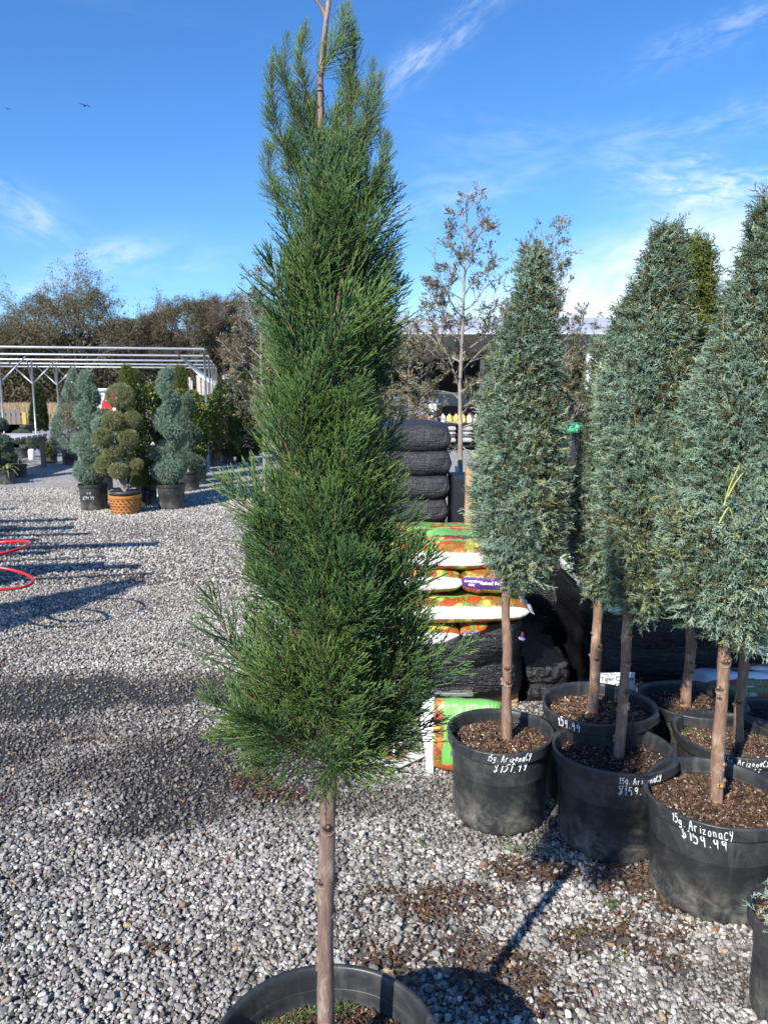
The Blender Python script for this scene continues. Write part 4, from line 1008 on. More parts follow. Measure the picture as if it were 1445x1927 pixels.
def wrapped(name, label, x0, x1, ya, yb, z0, z1, seed, mat=M_wrap, layers=4, cut=None):
    """film-wrapped load: bulging layers, pulled corners and slack folds"""
    g = G(); na, nz = 84, 26; c = np.array(((x0 + x1) / 2, (ya + yb) / 2)); hx, hy = (x1 - x0) / 2, (yb - ya) / 2
    a_ = np.arange(na) * 2 * np.pi / na; z = np.linspace(0, 1, nz)
    A, Zq = np.meshgrid(a_, z, indexing='ij')
    ca, sa = np.cos(A), np.sin(A); rr_ = 1 / (np.abs(ca) ** 9 + np.abs(sa) ** 9) ** (1 / 9)
    bulge = .022 * np.abs(np.sin(Zq * np.pi * layers)) ** .6; nzv = (fbm(A * 6 + seed, Zq * 5, seed, 3) - .5) * .035 + (fbm(A * 2 + Zq * 9, Zq * 14, seed + 5, 2) - .5) * .018
    X = c[0] + (hx - .02) * rr_ * ca + (bulge + nzv) * ca; Y = c[1] + (hy - .02) * rr_ * sa + (bulge + nzv) * sa
    Zt = np.full_like(X, z1) if cut is None else cut(X, Y)
    ZZ_ = z0 + (Zt - z0) * Zq
    V = np.stack([X, Y, ZZ_], -1).reshape(-1, 3)
    i, j = np.meshgrid(np.arange(na), np.arange(nz - 1), indexing='ij')
    F = np.stack([i * nz + j, ((i + 1) % na) * nz + j, ((i + 1) % na) * nz + j + 1, i * nz + j + 1], -1).reshape(-1, 4)
    g.add(V, F)
    top = np.stack([X[:, -1], Y[:, -1], ZZ_[:, -1]], 1); ctr = np.array([[c[0], c[1], top[:, 2].mean() + .01]])
    g.add(np.vstack([top, ctr]), np.array([(k, (k + 1) % na, na) for k in range(na)]))
    return g
def pallet(x0, x1, ya, yb, label):
    t = thing('pallet', label, 'pallet', ((x0 + x1) / 2, (ya + yb) / 2, 0)); w = x1 - x0; d = yb - ya
    for yy in (-d / 2 + .05, 0, d / 2 - .05):
        g = G(); g.box((0, yy, .055), (w, .045, .07), bev=.004); obj('stringer', g, M_wood, t)
    for k in range(7):
        for zq in (.010, .100):
            g = G(); g.box((-w / 2 + .05 + k * (w - .1) / 6, 0, zq), (.09, d, .018), bev=.003, rz=rng.normal(0, .004)); obj('board', g, M_wood, t)
    return t
pallet(X0, X1 - .02, y0 + .02, y0 + .98, 'wooden pallet under the vegetable-print soil bags')
def cut1(X, Y):  # torn upper edge: high on the right, sagging to the left
    return np.where(Y < y0 + .3, np.interp(X, [X0, .28, .48, .66, X1], [.30, .35, .41, .47, .47]), .45)
t = obj('wrapped_load', wrapped('w', '', X0 - .005, X1 + .01, y0 - .045, y0 + .98, .07, .4, 3, layers=2, cut=cut1), M_wrap, smooth=True)
tag(t, 'lower half of the soil bag stack covered in torn black film', 'wrapped stack')
x2 = at(1133, 1140, 3.78)[0]
t = obj('wrapped_load', wrapped('w', '', x2 - .02, x2 + 1.4, 3.78, 4.95, .0, .53, 8, layers=3), M_wrap, smooth=True); tag(t, 'wide stack wrapped in glossy black film behind the right-hand pots', 'wrapped stack')
t = obj('wrapped_load', wrapped('w', '', .80, 1.5, 4.98, 5.8, 0, 1.0, 18, layers=5), M_wrap, smooth=True); tag(t, 'black-wrapped filler stack added to darken the gap between the two front stacks', 'wrapped stack')  # added dark filler that keeps the gap between the stacks black
t = obj('film_heap', wrapped('w', '', .74, 1.02, 3.95, 4.95, 0, .26, 28, layers=2, cut=lambda X, Y: .12 + .16 * fbm(X * 6, Y * 5, 4, 3)), M_wrap, smooth=True); tag(t, 'heap of torn black film on the ground between the two front stacks', 'plastic film')
LB = 'lime and dark purple bags on the black-wrapped stack'
for i, (x, y, rz, lb) in enumerate(((x2 + .04 + .15, 4.60, R(90), 'lime bag on the far left corner of the black stack'), (x2 + .17, 4.06, R(90), 'lime bag with white label on the near left corner of the black stack'), (x2 + .68, 3.98, 0, 'lime bag in the middle of the black stack behind the stems'), (x2 + 1.2, 4.0, .1, 'lime bag at the right end of the black stack'))):
    rz_ = -R(90) if rz > 1 else rz
    o, sf = bag('compost_bag', .60 if rz > 1 else .66, .34 if rz > 1 else .42, .12, M_bag_lime, (x, y, .585), lb, 'bag', 60 + i, rz=rz_, group=LB, ry=0)
    text_on(o, 'POTTING MIX', .034, simple('green letters', (.06, .3, .05), .5) if i == 0 else M_text_dark, sf, .02, .0, .0006)
for i, (x, y, z, rz, rx) in enumerate(((x2 + .3, 4.35, .70, -.2, .05), (x2 + .75, 4.4, .70, .3, .0))):
    bag('compost_bag', .6, .40, .12, M_bag_lime, (x, y, z), ('upper lime bag on the black stack, at its left end', 'upper lime bag on the black stack, at its right end')[i], 'bag', 66 + i, rz=rz, rx=rx, group=LB)
# leaning bag by the first pot
bx = gp(822, 1468)
o, sf = bag('soil_bag', .30, .31, .09, M_bag_stand, (.365, 3.20, .168), 'green and red soil bag stood on edge beside the first pot', 'soil bag', 71, rz=R(-6), rx=R(74), ears=False)
g = G(); a_ = np.linspace(0, 1, 13); w_ = .045 + .02 * np.sin(a_ * 7)
L0 = np.stack([-.25 - w_, -.10 + .0 * a_ - .02 * np.sin(a_ * 9), .17 - a_ * .0], 1)
obj_seam = []
P1 = np.stack([np.full(13, -.145), np.linspace(.16, -.17, 13), .0 + .01 * np.sin(a_ * 8)], 1); P2 = np.stack([-.145 - .045 - .015 * np.sin(a_ * 5 + .5), np.linspace(.13, -.20, 13), .012 * np.sin(a_ * 11) + .018], 1)
V = np.vstack([P1, P2, P1 - (0, 0, .004), P2 - (0, 0, .004)]); F = []
for i in range(12): F += [(i, i + 1, i + 14, i + 13), (i + 26, i + 39, i + 40, i + 27), (i + 13, i + 14, i + 40, i + 39)]
g.add(V, np.array(F)); obj('seam', g, M_white, o, smooth=True)
text_on(o, 'Simply', .062, M_text_purple, sf, -.045, .165, .001, R(90))
# rusty plate with its rod, in front of the pallet
c = gp(742, 1432); t = thing('base_plate', 'rust-stained white square plate with upright metal rod on the gravel', 'stand', c, R(42))
def f_rust(n, b):
    o_ = n.obj(); x, y, z = n.sep(o_); d = n.math('ADD', n.math('POWER', n.math('ADD', x, -.01), 2), n.math('POWER', n.math('ADD', y, -.01), 2)); d = n.math('SQRT', d)
    m = n.sstep(n.math('ADD', d, n.math('MULTIPLY', n.math('SUBTRACT', n.noise(o_, 22, 4), .5), .12)), .085, .06)
    n.link(n.mix(m, (.62, .60, .56), n.ramp(n.noise(o_, 60, 4), [(.3, (.20, .08, .035)), (.7, (.42, .22, .12))])), b.inputs['Base Color'])
g = G(); g.box((0, 0, .030), (.20, .20, .006), bev=.002, rx=R(2)); obj('plate', g, material('rusty white steel', f_rust, rough=.7), t)
g = G(); g.tube([(0, 0, .03), (.006, .012, .3)], .0085, 12); obj('rod', g, M_steel, t, smooth=True)
g = G(); g.box((.11, 3.72, .04), (.42, .09, .045), bev=.004, rz=R(2)); tag(obj('wood_plank', g, M_wood), 'bare tan plank lying on the gravel behind the rusty plate', 'plank')
g = G(); g.box((.06, 3.80, .115), (.80, .05, .02), bev=.004); tag(obj('metal_bar', g, M_steel), 'flat grey metal bar above the tan plank', 'bar')
# white bags seen through the tree below the stack
bag('white_bag', .42, .26, .12, M_white, (-.02, 3.60, .20), 'plain white bag slumped on the pallet behind the big tree', 'bag', 73, rx=R(-20), rz=.1)
# dark stack behind, layer by layer
yb_ = 5.25; xr = at(847, 900, yb_)[0]
zt = at(800, 803, yb_)[2]
for i in range(9):
    zc = zt - .085 - i * .168
    if zc < .05: break
    nm = ('topmost', 'second from the top', 'third from the top', 'fourth from the top', 'fifth from the top', 'sixth from the top', 'seventh from the top', 'lowest')[min(i, 7)]
    bag('dark_bag', 1.0, .75, .225, M_blackbag, (xr - .50 + rng.normal(0, .008), yb_ + .375, zc), f'dark grey film-wrapped bag, {nm} of the stack behind the big tree', 'bag', 80 + i, group='dark wrapped bags', ears=False, pin=22)
g = G(); g.box((xr + .10, yb_ + .15, .54), (.17, .5, 1.08), bev=.01); tag(obj('dark_board', g, M_charcoal), 'dark upright plastic board between the dark stack and the wood post', 'board')
pp = at(881, 1003, 4.95); g = G(); g.box((pp[0], 4.97, .60), (.042, .09, 1.165), bev=.003); tag(obj('wood_post', g, M_wood), 'short light wooden post behind the first cypress', 'post')
# third stack, mint green bag on top, yellow bag
x3 = at(1045, 820, 6.4)[0]
t = obj('wrapped_load', wrapped('w', '', x3 - .1, x3 + 1.0, 6.4, 7.3, .0, at(1060, 818, 6.4)[2], 15, mat=M_wrap, layers=6), M_blackbag, smooth=True); tag(t, 'far tall dark stack seen between two cypresses, mint bag on top', 'wrapped stack')
zc = at(1065, 806, 6.45)[2]
bag('green_bag', .34, .5, .10, M_bag_green, (x3 + .03 + .12, 6.66, zc - .01), 'mint green bag lying on the far dark stack', 'bag', 95, ears=False)
c = at(1074, 942, 6.0); bag('yellow_bag', .30, .22, .10, M_bag_yellow, (c[0] + .08, 6.05, c[2]), 'yellow printed bag standing in the gap between two cypresses', 'bag', 96, rx=R(-80), rz=R(8), ears=False)
g = G(); g.box((c[0] + .08, 6.15, c[2] / 2 - .07), (.34, .3, max(.1, c[2] - .14)), bev=.01); tag(obj('dark_crate', g, M_charcoal), 'dark crate under the yellow printed bag', 'crate')
# white card on the pot edge
c = at(1160, 1288, 3.48)
t = thing('price_card', 'white folded card lettered Tiger with a dollar price behind the second pot', 'sign', (c[0], 3.48, c[2] - .055), R(3))
g = G(); g.box((0, 0, .055), (.172, .004, .112), rx=R(-8)); g.box((0, .022, .055), (.172, .004, .112), rx=R(18)); obj('card', g, M_white, t)
def flat(x, q): 
    x = np.asarray(x, float); q = np.asarray(q, float); return np.stack([x, -.0035 - .0 * q - (.0) + q * math.tan(R(8)), q + .055], -1)
text_on(t, 'Tiger Comax', .030, M_text_dark, flat, .0, .028, .0002); text_on(t, '$8', .030, M_text_dark, flat, .0, -.004, .0002)
g = G(); g.box((c[0], 3.60, (c[2] - .055) / 2), (.25, .22, c[2] - .058), bev=.01); tag(obj('dark_crate', g, M_charcoal), 'dark crate the white price card stands on', 'crate')
# pale bag with red banner on the right
c = at(1400, 1300, 3.55)
for k, (dx, dy, dz, lb) in enumerate(((0.02, 0, 0, 'white bag with red banner and green lettering behind the nearest stem'), (.28, .1, -.01, 'white bag with red banner at the right edge'))):
    o, sf = bag('seed_bag', .42, .32, .15, M_bag_pale, (c[0] + dx, 3.66 + dy, c[2] + dz - .01), lb, 'bag', 101 + k, rx=R(-12), rz=R(-4))
    g = G(); X = np.linspace(-.16, .2, 13); Q = [[.028 + .028 * math.sin((x_ + .16) / .36 * math.pi) * sg for x_ in X] for sg in (-.3, 1)]
    Pa, Pb = sf(X, np.array(Q[0])), sf(X, np.array(Q[1])); off = np.array((0, -.0022, .001)); V = np.vstack([Pa + off, Pb + off]); g.add(V, np.array([(i, i + 1, i + 14, i + 13) for i in range(12)])); obj('banner', g, simple('red banner print', (.42, .025, .04), .4, bump=0), o)
    text_on(o, 'BloSen', .045, simple('green lettering', (.12, .36, .10), .4, bump=0), lambda x, q: sf(x, q) + np.array((0, -.002, .002)), .02, .036, .0008)
g = G(); g.box((c[0] + .15, 3.72, (c[2] - .085) / 2), (.72, .34, max(.05, c[2] - .10)), bev=.01); tag(obj('dark_crate', g, M_charcoal), 'dark crate carrying the bags with red banners', 'crate')
bag('white_bag', .5, .3, .16, M_white, (at(1450, 1180, 3.7)[0] + .08, 3.66, at(1440, 1190, 3.7)[2]), 'plain white bag hanging over the black stack at the right edge', 'bag', 105, rx=R(-30), ears=False)

# ------------------------------------------------------------------ leafy trees: forking limbs with leaves on the last twigs
def grow(seed, base, h, spread, r0, first=.3, n1=16, n2=6, n3=3, rise=.5, wander=.06, top_r=.15, droop=0):
    rr = np.random.default_rng(seed); out = []
    K = 9; tz = np.linspace(0, 1, K); path = np.stack([np.cumsum(rr.normal(0, wander * h / K, K)) * (tz > .1), np.cumsum(rr.normal(0, wander * h / K, K)) * (tz > .1), tz * h], 1) + base
    out.append((path, np.linspace(r0, r0 * top_r, K))); tips = []
    def pt(p, f): i = f * (len(p) - 1); a0 = int(min(i, len(p) - 2)); return p[a0] * (1 - (i - a0)) + p[a0 + 1] * (i - a0)
    def branch(p, d, l, r, lev):
        K2 = 6; s = np.linspace(0, 1, K2)[:, None]; d = d / np.linalg.norm(d); c = rr.normal(0, .22, 3); c2 = rr.normal(0, .12, 3)
        q = p + l * (d * s + (c + np.array((0, 0, -droop))) * s ** 2 * .6 + c2 * np.sin(s * 7) * .25); out.append((q, np.linspace(r, r * .3, K2)))
        if lev == 0: tips.append(q); return
        k = (0, n3, n2)[lev]
        for i in range(k):
            f = .3 + .68 * (i + rr.random() * .7) / k; sd = np.cross(d, rr.normal(0, 1, 3)); sd /= np.linalg.norm(sd) + 1e-9
            branch(pt(q, min(.99, f)), d * .8 + sd * .75 + np.array((0, 0, .12)), l * rr.uniform(.38, .6) * (1.15 - .4 * f), r * .5, lev - 1)
    for i in range(n1):
        f = first + (1 - first) * (i + rr.random() * .6) / n1; a_ = i * 2.4 + rr.normal(0, .4); t_ = (f - first) / (1 - first)
        l = spread * (1.0 - .62 * t_ ** 1.3) * rr.uniform(.65, 1.15); d = np.array((math.cos(a_), math.sin(a_), rise + .8 * t_))
        branch(pt(path, min(.995, f)), d, l, r0 * .36 * (1 - .6 * t_), 2)
    return out, tips
def limbs_mesh(out, sides=6):
    g = G(); by = {}
    for p, r in out: by.setdefault(len(p), []).append((p, r))
    for k, lst in by.items():
        V, F = tubes(np.array([a_[0] for a_ in lst]), np.array([a_[1] for a_ in lst]), sides); g.add(V, F)
    return g.data('trunk', True)
def oak(px, Y, ztop, spread, label, seed, leaves=3600, first=.42, r0=.024, n1=30, lean=0):
    x = (px - 722.5) / FPX * Y * 1.0; t = thing('potted_oak', label, 'potted tree', (x, Y, 0), 0, 'sparse olive-leaved oaks')
    make_pot(t, .46, .38, seed, .05, 0, .045, (), None)
    out, tips = grow(seed, np.array((0, 0, .33)), ztop - .33, spread, r0, first, n1, 6, 4, .38, .03)
    link('trunk', limbs_mesh(out, 8), M_bark3, t)
    rr = np.random.default_rng(seed); T = np.array(tips + [q_ for q_, _ in out[1:] if len(q_) == 6 and rr.random() < .3]); keep_ = rr.random(len(T)) < np.interp(T[:, -1, 2], [1.4, 2.2, ztop], [1, .75, .35]); T = T[keep_]; n = leaves; wz = np.interp(T[:, -1, 2], [1.3, 1.9, 2.3, ztop], [1.6, 1.5, .8, .35]); i = rr.choice(len(T), n, p=wz / wz.sum()); f = rr.uniform(.1, 1, n) * 5; i0 = np.minimum(f.astype(int), 4); fr = (f - i0)[:, None]
    p = T[i, i0] * (1 - fr) + T[i, i0 + 1] * fr + rr.normal(0, .010, (n, 3)); d = T[i, i0 + 1] - T[i, i0]; d /= np.linalg.norm(d, axis=1, keepdims=True)
    D = d + rr.normal(0, .55, (n, 3)) + np.array((0, 0, .15))
    scatter('crown', LEAVES, p, dirs_to_euler(D, rr.uniform(0, 6.28, n)), rr.uniform(.45, .95, n), np.clip(rr.normal(.6, .22, n), 0, 1), t)['kind'] = 'stuff'
    return t
oak(866, 6.35, 3.12, .56, 'sparse pale-stemmed oak with small olive leaves between the two tallest crowns', 202, 15000, .36, .027)
oak(1032, 6.75, 2.98, .58, 'olive-leaved oak mostly hidden behind the first blue-green cypress', 207, 17000, .32, .024)
oak(500, 6.9, 2.72, .42, 'dark olive oak showing past the left side of the big tree', 213, 8000, .38, .024)
oak(768, 7.6, 2.35, .40, 'low olive oak peeping past the right side of the big tree', 219, 7000, .30, .022)

# ------------------------------------------------------------------ store building behind
YS = 23.0
t = thing('store_building', 'low store with pale metal roof and dark open front behind the trees', 'building', (0, YS, 0))
xa, xb = at(600, 628, YS)[0], at(1700, 628, YS)[0]; ze = at(800, 628, YS)[2]; zr = at(800, 600, YS + 7)[2] + .05
def f_roof(n, b):
    o = n.obj(); x, y, z = n.sep(o); w = n.math('FRACT', n.math('MULTIPLY', x, 2.5)); s = n.sstep(n.math('ABSOLUTE', n.math('SUBTRACT', w, .5)), .42, .48)
    n.link(n.bump(s, .5, .03), b.inputs['Normal']); n.link(n.ramp(n.noise(o, .8, 4), [(.3, (.44, .455, .48)), (.7, (.54, .555, .58))]), b.inputs['Base Color'])
M_roof = material('pale ribbed roof sheet', f_roof, rough=.45, metal=.1)
g = G(); V = np.array([(xa, -.6, ze), (xb, -.6, ze), (xb, 7, zr), (xa, 7, zr), (xa, 14, ze), (xb, 14, ze)]); V2 = V - (0, 0, .06)
g.add(np.vstack([V, V2]), [np.array([(0, 1, 2, 3), (3, 2, 5, 4), (7, 6, 9, 8), (8, 9, 10, 11), (6, 7, 1, 0), (4, 5, 11, 10), (0, 3, 9, 6), (3, 4, 10, 9), (2, 1, 7, 8), (5, 2, 8, 11)])]); obj('roof', g, M_roof, t)
g = G(); g.box(((xa + xb) / 2, -.55, ze - .32), (xb - xa, .08, .50)); obj('fascia', g, simple('dark bronze fascia', (.02, .017, .015), .6), t)
g = G(); g.box(((xa + xb) / 2, 13.5, ze / 2 - .1), (xb - xa, .15, ze - .1)); g.box((xa + .1, 8, ze / 2 - .1), (.15, 11, ze - .1)); g.box((xb - .1, 8, ze / 2 - .1), (.15, 11, ze - .1)); obj('wall', g, simple('dark interior wall', (.05, .045, .04), .9), t)
M_sheet = material('ribbed grey wall sheet', lambda n, b: (n.link(n.ramp(n.noise(n.obj(), 1.5, 4), [(.3, (.22, .25, .28)), (.7, (.30, .33, .36))]), b.inputs['Base Color'])), rough=.5)
def ribbed(x0, x1, y, z0, z1, pitch=.22, dep=.03):
    g = G(); xs_ = []; k = 0; x = x0
    while x < x1: xs_ += [(x, 0), (x + pitch * .7, 0), (x + pitch * .78, -dep), (x + pitch * .92, -dep)]; x += pitch
    P = np.array(xs_); n = len(P); V = np.vstack([np.stack([P[:, 0], y + P[:, 1], np.full(n, z0)], 1), np.stack([P[:, 0], y + P[:, 1], np.full(n, z1)], 1)])
    g.add(V, np.array([(i, i + 1, n + i + 1, n + i) for i in range(n - 1)])); return g
for (pxa, pxb, pyt, yy) in ((740, 796, 750, 1.2), (796, 905, 742, 2.2), (905, 1010, 745, 2.2)):
    a0, a1 = at(pxa, pyt, YS + yy), at(pxb, pyt, YS + yy); obj('wall_sheet', ribbed(a0[0], a1[0], yy, 0, a0[2]), M_sheet, t)
    g = G(); g.box(((a0[0] + a1[0]) / 2, yy - .01, a0[2] + .03), (a1[0] - a0[0], .1, .06)); obj('top_rail', g, M_white, t)
for px in (700, 905, 1130, 1300): 
    a0 = at(px, 700, YS); g = G(); g.box((a0[0], -.3, ze / 2 - .05), (.14, .14, ze - .12), bev=.01); obj('porch_post', g, simple('dark post paint', (.05, .05, .05), .6), t)
a0, a1 = at(1088, 668, YS - .4), at(1150, 795, YS - .4)
t2 = thing('white_hoarding', 'white hoarding standing behind the second olive oak', 'hoarding', (0, 0, 0))
g = G(); g.box(((a0[0] + a1[0]) / 2, YS - 1.4, a0[2] / 2), (a1[0] - a0[0], .06, a0[2]), bev=.01); obj('sheet', g, M_white, t2)
for s_ in (0, 1):
    g = G(); g.box((a0[0] + s_ * (a1[0] - a0[0]), YS - 1.33, a0[2] / 2), (.07, .07, a0[2])); obj('upright', g, M_steel, t2)
# shelving with jugs and bags
sx0, sx1 = at(825, 800, YS - .2)[0], at(925, 800, YS - .2)[0]; shy = YS - .2
t = thing('shelf_unit', 'dark shelving holding jugs and bags in front of the store', 'shelf', ((sx0 + sx1) / 2, shy, 0)); w = sx1 - sx0
zs = [at(870, p, shy)[2] for p in (796, 835)]; zs = [zs[0], .16]; ztop = at(870, 760, shy)[2]
for z in (zs[0], (zs[0] + zs[1]) / 2 + .02, zs[1], ztop):
    g = G(); g.box((0, 0, z - .03), (w, .5, .05)); obj('shelf', g, M_charcoal, t)
for s_ in (-1, 1):
    g = G(); g.box((s_ * (w / 2 + .03), 0, ztop / 2), (.06, .5, ztop)); obj('upright', g, M_charcoal, t)
g = G(); g.box((0, .26, ztop / 2), (w, .02, ztop)); obj('back_panel', g, M_charcoal, t)
cols = [((.62, .64, .66), 'white jug with blue cap'), ((.62, .50, .22), 'tan jug'), ((.66, .62, .12), 'yellow-labelled jug'), ((.70, .45, .05), 'amber jug'), ((.65, .5, .48), 'white jug with red label'), ((.6, .42, .42), 'pink-labelled white jug'), ((.6, .45, .4), 'white jug with dark red label'), ((.55, .5, .45), 'greyish white jug')]
for i, (cc, nm) in enumerate(cols):
    x = sx0 + .12 + i * (w - .2) / 7; mt = simple('jug plastic', cc, .4)
    g = G(); g.lathe([(0, 0), (.075, 0), (.08, .02), (.08, .17), (.065, .21), (.025, .245), (.025, .26), (0, .26)], 14, wob=lambda r, z, th: (r * (1 + .12 * np.cos(4 * th)), z))
    o = tag(obj('jug', g, mt, None, (x, shy - .1, zs[0]), smooth=True), f'{nm} on the store shelf, {("first", "second", "third", "fourth", "fifth", "sixth", "seventh", "eighth")[i]} from the left', 'jug', 'jugs on the store shelf')
    g = G(); g.lathe([(0, 0), (.028, 0), (.028, .025), (0, .025)], 12, c=(0, 0, .262)); obj('cap', g, M_text_dark if i % 2 else M_red, o, smooth=True)
    g = G(); g.box((0, -.0795, .09), (.09, .006, .09)); obj('label', g, (M_white, M_bag_yellow, M_red, M_white)[i % 4], o)
for i in range(3):
    for j in range(3):
        zc = .30 + j * .17
        nm = (('bottom', 'middle', 'top')[j], ('left', 'central', 'right')[i])
        bag('shelf_bag', (w - .15) / 3 - .06, .4, .15, (M_sack := globals().get('M_sack') or simple('grey paper sack', (.36, .35, .34), .7)), (sx0 + .05 + (i + .5) * (w - .1) / 3, shy - .05, zc), f'grey sack, {nm[0]} of the {nm[1]} pile under the jugs', 'sack', 120 + i * 3 + j, group='grey sacks under the jugs', ears=False)
# wire display rack left of the shelves
rx0, rx1 = at(783, 800, shy)[0], at(822, 800, shy)[0]
t = thing('display_rack', 'white wire rack stacked with cartons left of the jug shelf', 'rack', ((rx0 + rx1) / 2, shy, 0)); w2 = rx1 - rx0; zt2 = at(800, 750, shy)[2]
for s_ in (-1, 1):
    for q in (-.2, .2):
        g = G(); g.tube([(s_ * w2 / 2, q, 0), (s_ * w2 / 2, q, zt2)], .012, 6); obj('upright', g, M_steel, t)
for k in range(5):
    g = G(); g.box((0, 0, .12 + k * (zt2 - .2) / 4), (w2, .42, .02)); obj('shelf', g, M_steel, t)
for k in range(4):
    for s_ in (0, 1):
        hh = (zt2 - .2) / 4 - .08; cc = ((.45, .3, .28), (.6, .6, .6), (.30, .12, .10), (.5, .38, .25))[(k + s_ * 2) % 4]
        g = G(); g.box((0, 0, hh / 2), (w2 * .44, .3, hh), bev=.008); g.box((0, -.152, hh * .55), (w2 * .3, .006, hh * .5))
        tag(obj('carton', g, simple('carton print', cc, .7, var=.4, scale=9), None, ((rx0 + rx1) / 2 + (s_ - .5) * w2 * .48, shy, .132 + k * (zt2 - .2) / 4)), f'carton on the {("bottom", "second", "third", "top")[k]} tier of the wire rack, {("left", "right")[s_]} side', 'carton', 'cartons on the wire rack')

# ------------------------------------------------------------------ pipe frames
PB = np.array((math.cos(R(11)), math.sin(R(11)))); PR = np.array((-math.sin(R(11)), math.cos(R(11))))
def pipe(a_, b, r, name, parent): g = G(); g.tube([a_, b], r, 8); return obj(name, g, M_steel, parent, smooth=True)
def frame(label, org, n, step, length, post_s, z=2.6, ends=None, braces=True, posts_at=None):
    t = thing('pipe_frame', label, 'frame', (org[0], org[1], 0))
    for i in range(n):
        o = PR * step * i; e = 0 if ends is None else ends[i]
        a_ = o + PB * e; b = o + PB * (e - length)
        pipe((a_[0], a_[1], z), (b[0], b[1], z), .026, 'beam', t)
        if posts_at is not None and i not in posts_at: continue
        for s in post_s:
            p = o + PB * (s + e); pipe((p[0], p[1], 0), (p[0], p[1], z - .026), .027, 'post', t)
            if braces:
                for sg in ((-1, 1) if s < -.5 else (-1,)):
                    q = p + PB * sg * .62; pipe((p[0], p[1], z - .68), (q[0], q[1], z - .05), .018, 'brace', t)
                q = p - PR * .5; pipe((p[0], p[1], z - .68), (q[0], q[1], z - .05), .018, 'brace', t)
    return t
frame('galvanised pipe frame over the topiaries, running out of the left side of the photo', (-3.88, 17.0), 5, 3.15, 14.0, (0, -5.0, -10.0))
ends = [-.75 - .58 * i for i in range(11)]
t = frame('galvanised pipe frame beyond the left edge whose laths throw striped shade on the gravel', (-3.35, 4.0), 10, .88, 9.0, (0, -4.5, -9.0), 2.55, ends, False, (0, 3, 6, 9))
for i in range(20):
    o = PR * .44 * (i + .3); e = -.75 - .29 * i; m_ = o + PB * (e - 4.4); g = G(); g.box((m_[0] + rng.normal(0, .3), m_[1] + rng.normal(0, .07), 2.60), (8.8 + rng.normal(0, .5), .10 + .16 * rng.random(), .02), rz=R(11) + rng.normal(0, .02)); obj('lath', g, M_oldwood, t)

# ------------------------------------------------------------------ topiaries and shrubs around the frame
def potted(name, label, px, pyb, D, Hh, seed, group=None, mat=None, chips=60, lines=None):
    c = gp(px, pyb); base = (c[0], c[1] + D * .42, 0)
    t = thing(name, label, 'potted plant', base, 0, group); make_pot(t, D, Hh, seed, .05, chips, .04, (), mat, 0, lines, seg=32); return t, base
def ballfill(parent, cx, cy, cz, r, n, grp, seed, scl, tint, name='pom', squash=.85):
    rr = np.random.default_rng(seed); d = rr.normal(0, 1, (n, 3)); d /= np.linalg.norm(d, axis=1, keepdims=True)
    f = 1 - np.abs(rr.normal(0, .18, n)); p = d * (r * f * (1 + .14 * (fbm(d[:, 0] * 3 + seed, d[:, 1] * 3 + d[:, 2] * 2, seed, 2) - .5)))[:, None] * np.array((1, 1, squash)) + (cx, cy, cz)
    o = scatter(name, grp, p, dirs_to_euler(d + rr.normal(0, .35, (n, 3)), rr.uniform(0, 6.28, n)), rr.uniform(*scl, n), np.clip(rr.normal(*tint, n), .12, 1), parent); o['kind'] = 'stuff'; return o
def stem(parent, pts, r, mat=None, name='trunk'):
    g = G(); p = smooth_path(pts); g.tube(p, np.linspace(r, r * .5, len(p)), 8); return obj(name, g, mat or M_bark3, parent, smooth=True)
def spiral(label, px, pyb, ptop, R0, seed, D=.42, Hh=.36, turns=3.2, ball=True, tint=(.5, .14), lines=None, trunk=.35):
    t, b = potted('spiral_topiary', label, px, pyb, D, Hh, seed, 'spiral-cut junipers', lines=lines); zt = at(px, ptop, b[1])[2]; rr = np.random.default_rng(seed); n = 7000
    z0 = Hh + .42 if ball else Hh + .1
    u = rr.uniform(0, 1, n) ** 1.2; Rr = R0 * (1 - .72 * u); ph = -u * turns * 2 * np.pi + seed; w = .065 * (1 - .4 * u) + .012
    d = rr.normal(0, 1, (n, 3)); d /= np.linalg.norm(d, axis=1, keepdims=True); f = (1 - np.abs(rr.normal(0, .2, n)))[:, None]
    cen = np.stack([Rr * .50 * np.cos(ph), Rr * .50 * np.sin(ph), z0 + (zt - z0 - .05) * u], 1); p = cen + d * f * (np.stack([w + Rr * .30, w + Rr * .30, w * 1.25], 1))
    scatter('crown', JUN, p, dirs_to_euler(d + rr.normal(0, .35, (n, 3)), rr.uniform(0, 6.28, n)), rr.uniform(.55, .95, n), np.clip(rr.normal(*tint, n), .15, 1), t)['kind'] = 'stuff'
    if ball: ballfill(t, -.03, -.02, Hh + .19, .205, 3200, JUN, seed + 1, (.55, .95), tint)
    stem(t, [(0, 0, Hh - .06), (.01, 0, (Hh + zt) / 2), (0, 0, zt - .1)], .02); return t
def conical(label, px, pyb, rows, seed, D=.4, Hh=.34, n=4500, grp=None, tint=(.5, .15), name='potted_conifer', group=None, scl=(1.0, 1.7), lump=.14):
    t, b = potted(name, label, px, pyb, D, Hh, seed, group); env = Env.px(rows, b)
    if grp is SLEAVES: env.r = env.r * 1.12 + .03; tint = (min(.8, tint[0] + .2), tint[1]); n = int(n * 1.4)
    if grp is YELS: tint = (tint[0] + .2, tint[1])
    env.r = np.maximum(env.r - .03, env.r * .6); fill_crown(t, env, int(n * (2.2 if grp is SLEAVES else 1.6)), grp or JUN, seed, tuple(v * (.62 if grp is None or grp is JUN else .8) for v in scl), .22, lump, 1, .5, tint, lumpf=4)
    stem(t, [(0, 0, Hh - .06), (0, 0, env.z[-1] * .6), (env.c[-1], 0, env.z[-1] - .1)], .018); return t
